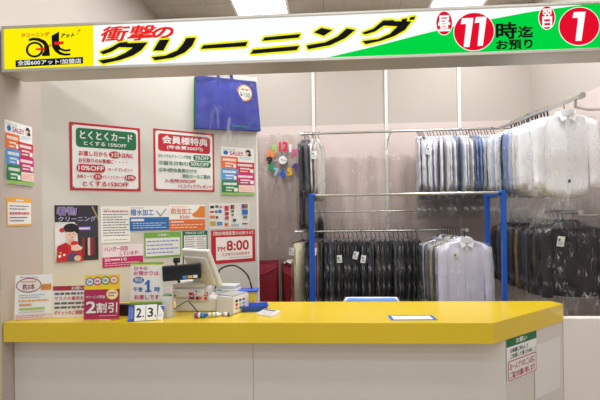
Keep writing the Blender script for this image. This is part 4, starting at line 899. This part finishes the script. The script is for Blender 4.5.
def trouser_mesh(m, seed, L=0.80, hw=0.17):
    rd = random.Random(seed); ph = rd.uniform(0, 6); b = MB(); n = 20
    b.loft([sect(-0.118, hw * 0.96, 0.008, n, ph, 0.001), sect(-0.126, hw, 0.018, n, ph, 0.002), sect(-0.20, hw * 0.99, 0.024, n, ph, 0.003), sect(-0.40, hw * 0.97, 0.026, n, ph, 0.004), sect(-0.6, hw * 0.95, 0.024, n, ph, 0.005),
            sect(-L, hw * 0.93, 0.022, n, ph, 0.005)], m, True, True, True)
    b.loft([sect(-0.128, hw * 0.95, 0.006, n, ph, 0.001, None, -0.01, -0.026), sect(-0.40, hw * 0.93, 0.01, n, ph, 0.004, None, -0.012, -0.03), sect(-L + 0.06 + 0.03 * rd.random(), hw * 0.9, 0.01, n, ph, 0.004, None, -0.015, -0.03)], m, True, True, True)
    return b
def tag_mesh(seed):
    rd = random.Random(seed); b = MB(); b.box(-0.028, -0.001, -0.085, 0.028, 0.0, 0.0, paper_m)
    b.box(-0.022, -0.0014, -0.04, -0.004, -0.001, -0.02, ink((50, 150, 110))); 
    for k in range(3): b.box(-0.02, -0.0014, -0.07 + k * 0.01, 0.018, -0.001, -0.066 + k * 0.01, ink((150, 150, 155)))
    return b
film_m = film('polythene_cover', 0.006, 0.32, 0.09, bscale=22, bumps=0.3, painted_glint=0.42, cscale=11.0, cstretch=(2.4, 2.4, 0.5))
cloth = {}
def cl(name, rgb, rough=0.8):
    if name not in cloth: cloth[name] = mat('cloth_' + name, rgb, rough, var=0.05, scale=30, bump=0.12, bscale=140, stretch=(1, 1, 0.3))
    return cloth[name]
for n_, c in dict(white=(248, 248, 251), ivory=(240, 235, 228), lavender=(229, 226, 242), grey_white=(232, 231, 236), pale_blue=(196, 208, 230), blue=(138, 156, 204), steel_blue=(164, 176, 206), light_grey=(204, 204, 210), beige=(196, 178, 156),
                  charcoal=(62, 60, 64), black=(34, 32, 35), navy=(42, 44, 60), dark_grey=(84, 82, 86), olive=(62, 60, 50), brown=(74, 62, 54), pink=(168, 112, 122), tan=(176, 128, 66), cream=(222, 212, 180), slate=(112, 116, 126)).items(): cl(n_, c)

def proto(name, body, collar, hang, cover, tg, tagpos, tagrz=0.0):
    o = body.build(name)
    if collar: collar.build('collar', o)
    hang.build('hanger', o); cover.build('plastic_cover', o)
    if tg: tg.build('paper_tag', o, loc=tagpos, rot=(0.1, 0.12, tagrz))
    return o
btn = mat('button', (214, 210, 206), 0.4); hk = black_m; hk2 = white_m
D = cl('white', 0)
def mk_shirt(seed, ht, L, tagged, cover=0.98, face=False, hr=0.004):
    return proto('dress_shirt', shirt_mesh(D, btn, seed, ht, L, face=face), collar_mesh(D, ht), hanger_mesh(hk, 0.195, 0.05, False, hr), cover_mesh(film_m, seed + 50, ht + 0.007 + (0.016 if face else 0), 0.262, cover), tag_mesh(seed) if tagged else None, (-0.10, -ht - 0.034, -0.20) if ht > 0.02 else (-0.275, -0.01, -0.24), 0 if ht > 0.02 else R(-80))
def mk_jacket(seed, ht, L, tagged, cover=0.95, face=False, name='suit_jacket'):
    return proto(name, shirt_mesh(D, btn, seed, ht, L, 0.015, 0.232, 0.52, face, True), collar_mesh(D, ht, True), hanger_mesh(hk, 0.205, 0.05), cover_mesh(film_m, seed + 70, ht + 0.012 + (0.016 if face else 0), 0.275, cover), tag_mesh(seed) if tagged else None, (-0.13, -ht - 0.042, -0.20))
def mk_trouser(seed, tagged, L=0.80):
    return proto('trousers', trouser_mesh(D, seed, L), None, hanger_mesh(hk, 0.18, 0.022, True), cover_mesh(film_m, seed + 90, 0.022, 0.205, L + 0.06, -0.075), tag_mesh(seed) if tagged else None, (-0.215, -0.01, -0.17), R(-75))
rd = random.Random(21)
PROTO = {}
used = set()
def recolour(o, m):
    for ch in [o] + list(o.children):
        if ch == o or ch.name.split('.')[0] == 'collar':
            ch.material_slots[0].link = 'OBJECT'; ch.material_slots[0].material = m
def hang(key, loc, rz, colour, label, group=None, collar=None):
    p = PROTO[key]
    if key not in used:
        used.add(key); r = p; kids = list(p.children)
    else:
        r = p.copy(); COL.objects.link(r); kids = []
        for ch in p.children:
            if ch.name.startswith('paper_tag') and rd.random() < 0.5: continue
            c = ch.copy(); COL.objects.link(c); c.parent = r; kids.append(c)
            if ch.name.startswith('paper_tag'): c.location.z += rd.uniform(-0.09, 0.06); c.rotation_euler.y += rd.uniform(-0.3, 0.3)
    r.location = loc; r.rotation_euler = (0, 0, rz)
    for ch in [r] + kids:
        if ch is r or ch.name.startswith('collar'):
            ch.material_slots[0].link = 'OBJECT'; ch.material_slots[0].material = cl(collar if collar and ch is not r else colour, 0)
    tag(r, label, 'coat' if key == 'coat' else 'shirt' if 'shirt' in key else 'jacket' if 'jacket' in key else 'trousers', group)
    return r
def key(k, fn, *a, **kw):
    PROTO[k] = fn(*a, **kw)
    return k
for s_ in range(3):
    key('shirt_thin%d' % s_, mk_shirt, s_, 0.017, 0.78, s_ == 1, (0.92, 1.0, 0.96)[s_])
    key('shirt%d' % s_, mk_shirt, 10 + s_, 0.025, 0.78, s_ == 2, 1.0, hr=0.0075)
    key('jacket%d' % s_, mk_jacket, 20 + s_, 0.031, (0.72, 0.76, 0.69)[s_], s_ != 0, (0.92, 0.97, 0.88)[s_])
    key('trousers%d' % s_, mk_trouser, 30 + s_, s_ == 1)
key('shirt_front', mk_shirt, 41, 0.045, 0.79, False, 1.02, True)
key('shirt_facing', mk_shirt, 42, 0.045, 0.78, True, 0.90, True)
def collar_support(o, m):
    b = MB(); y = -0.056
    pts = [(-0.052, -0.082), (-0.03, -0.066), (0, -0.076), (0.03, -0.066), (0.052, -0.082), (0.044, -0.112), (0.02, -0.124), (0, -0.116), (-0.02, -0.124), (-0.044, -0.112)]
    n = len(pts)
    b.add([(x, y, z) for x, z in pts] + [(x, y + 0.004, z) for x, z in pts], [tuple(range(n))[::-1], tuple(range(n, 2 * n))] + [(i, (i + 1) % n, n + (i + 1) % n, n + i) for i in range(n)], m)
    for x, z in ((-0.03, -0.085), (0.03, -0.085), (-0.012, -0.097), (0.012, -0.097), (-0.024, -0.11), (0.024, -0.11)): b.ell(x, z, 0.005, 0.005, D, y - 0.0006, 10)
    b.build('collar_support', o)
collar_support(PROTO['shirt_front'], black_m); collar_support(PROTO['shirt_facing'], mat('navy_card', (40, 44, 66), 0.5))
MB().box(-0.012, -0.075, -0.66, 0.004, -0.0735, -0.635, black_m).build('care_label', PROTO['shirt_front'])
key('jacket_front', mk_jacket, 43, 0.05, 0.71, True, 0.95, True)
key('coat', mk_jacket, 44, 0.034, 1.10, False, 1.14, name='long_coat')
key('trousers_long', mk_trouser, 45, True, 0.86)
ORD = 'first second third fourth fifth sixth seventh eighth ninth tenth eleventh twelfth thirteenth fourteenth fifteenth sixteenth seventeenth eighteenth nineteenth twentieth'.split()
def nth(i):
    return ORD[i] if i < 20 else ('twenty-' + ORD[i - 20] if i < 29 else ('thirtieth' if i == 29 else 'thirty-' + ORD[i - 30]))
rd = random.Random(21)
SAY = {'grey_white': 'off-white', 'pale_blue': 'pale blue', 'steel_blue': 'steel blue', 'light_grey': 'light grey', 'dark_grey': 'dark grey'}
say = lambda c: SAY.get(c, c)

# upper back rail, left bunch
for i, (x, k, c, a) in enumerate(((-0.235, 'coat', 'charcoal', 78), (-0.195, 'coat', 'dark_grey', 84), (-0.140, 'shirt_thin0', 'grey_white', 84), (-0.112, 'shirt_thin2', 'beige', 90), (-0.072, 'shirt_thin1', 'ivory', 78))):
    what = 'coat' if k == 'coat' else 'shirt'
    o = hang(k, (x, YU, ZU), R(a), c, '%s bagged %s, %s from the left end of the upper back rail' % (say(c), what, nth(i)), 'left bunch on the upper back rail')
# upper back rail, right bunch
ub = [(1.05, 'grey_white'), (1.068, 'light_grey'), (1.084, 'white'), (1.10, 'lavender'), (1.115, 'navy'), (1.165, 'white'), (1.195, 'white'), (1.226, 'white'), (1.272, 'lavender'), (1.305, 'white'), (1.338, 'grey_white'), (1.372, 'white'), (1.408, 'white'),
      (1.450, 'blue'), (1.480, 'steel_blue'), (1.520, 'white'), (1.556, 'grey_white'), (1.600, 'white'), (1.630, 'slate'), (1.660, 'blue'), (1.690, 'blue'), (1.722, 'pale_blue'), (1.762, 'ivory'), (1.796, 'pale_blue'), (1.828, 'grey_white'), (1.862, 'white'), (1.895, 'pale_blue')]
for i, (x, c) in enumerate(ub):
    hang('shirt_thin%d' % (i % 3), (x, YU + rd.uniform(-0.012, 0.012), ZU), R(90 + rd.uniform(-11, 11)) - R(14), c, '%s bagged shirt, %s from the left in the upper back rail right bunch' % (say(c), nth(i)), 'right bunch on the upper back rail')
# upper side rail
us = ['white', 'white', 'ivory', 'pale_blue', 'pale_blue', 'blue', 'blue', 'black', 'pale_blue', 'white', 'white', 'pale_blue', 'white', 'ivory']
hang('shirt_front', (1.95, 3.66, 2.497), R(-3), 'white', 'large white shirt facing the counter at the front of the upper side rail')
for i, c in enumerate(us):
    y = 3.93 + i * 0.056
    hang('shirt%d' % (i % 3), (1.95 + rd.uniform(-0.006, 0.006), y, 2.485 + (y - 3.42) * 0.0446), R(rd.uniform(-7, 5)), c, '%s bagged shirt, %s behind the large white shirt on the upper side rail' % (say(c), nth(i)), 'shirts on the upper side rail')
# lower back rail
lb = ['black', 'black', 'pink', 'olive', 'navy', 'slate', 'charcoal', 'brown', 'black', 'charcoal', 'black', 'navy', 'charcoal', 'black', 'dark_grey', 'brown', 'black', 'charcoal', 'black', 'dark_grey', 'charcoal', 'navy', 'black', 'charcoal', 'black']
hang('trousers_long', (-0.285, YL, ZL), R(58), 'cream', 'cream trousers in a plastic cover at the left end of the lower back rail')
for i, c in enumerate(lb):
    hang('trousers%d' % ((i * 2 + i // 3) % 3), (-0.215 + i * 0.0515, YL + rd.uniform(-0.015, 0.015), ZL), R(90 + rd.uniform(-9, 9)) - R(6), c, '%s bagged trousers, %s right of the cream trousers, lower back rail' % (say(c), nth(i)), 'trousers on the lower back rail')
hang('trousers0', (-0.075, 5.20, 1.643), R(88), 'black', 'short black garment hanging alone on the thin middle wall rail').scale = (0.7, 0.9, 0.55)
# short front to back rail
sf = ['light_grey', 'dark_grey', 'beige', 'slate', 'charcoal', 'light_grey', 'black']
hang('shirt_facing', (1.285, 4.13, 1.45), R(2), 'lavender', 'lavender shirt with white collar facing the counter between the blue posts', collar='white')
for i, c in enumerate(sf):
    hang('jacket%d' % (i % 3), (1.275 - 0.004 * i, 4.25 + i * 0.088, 1.448), R(8 + rd.uniform(-6, 10)), c, '%s bagged jacket, %s behind the facing lavender shirt' % (say(c), nth(i)), 'jackets behind the lavender shirt')
# lower side rail
ls = ['charcoal', 'black', 'dark_grey', 'charcoal', 'navy', 'tan', 'black', 'dark_grey', 'black', 'charcoal', 'navy', 'dark_grey', 'black', 'charcoal']
hang('jacket_front', (2.07, 3.78, 1.602), R(-4), 'black', 'black jacket facing the counter at the front of the lower side rail')
for i, c in enumerate(ls):
    hang('jacket%d' % ((i * 2) % 3), (2.07 + rd.uniform(-0.01, 0.005), 3.93 + i * 0.072, 1.603 + i * 0.0005), R(rd.uniform(-10, 6)), c, '%s bagged jacket, %s behind the facing black jacket on the lower side rail' % (say(c), nth(i)), 'jackets on the lower side rail')
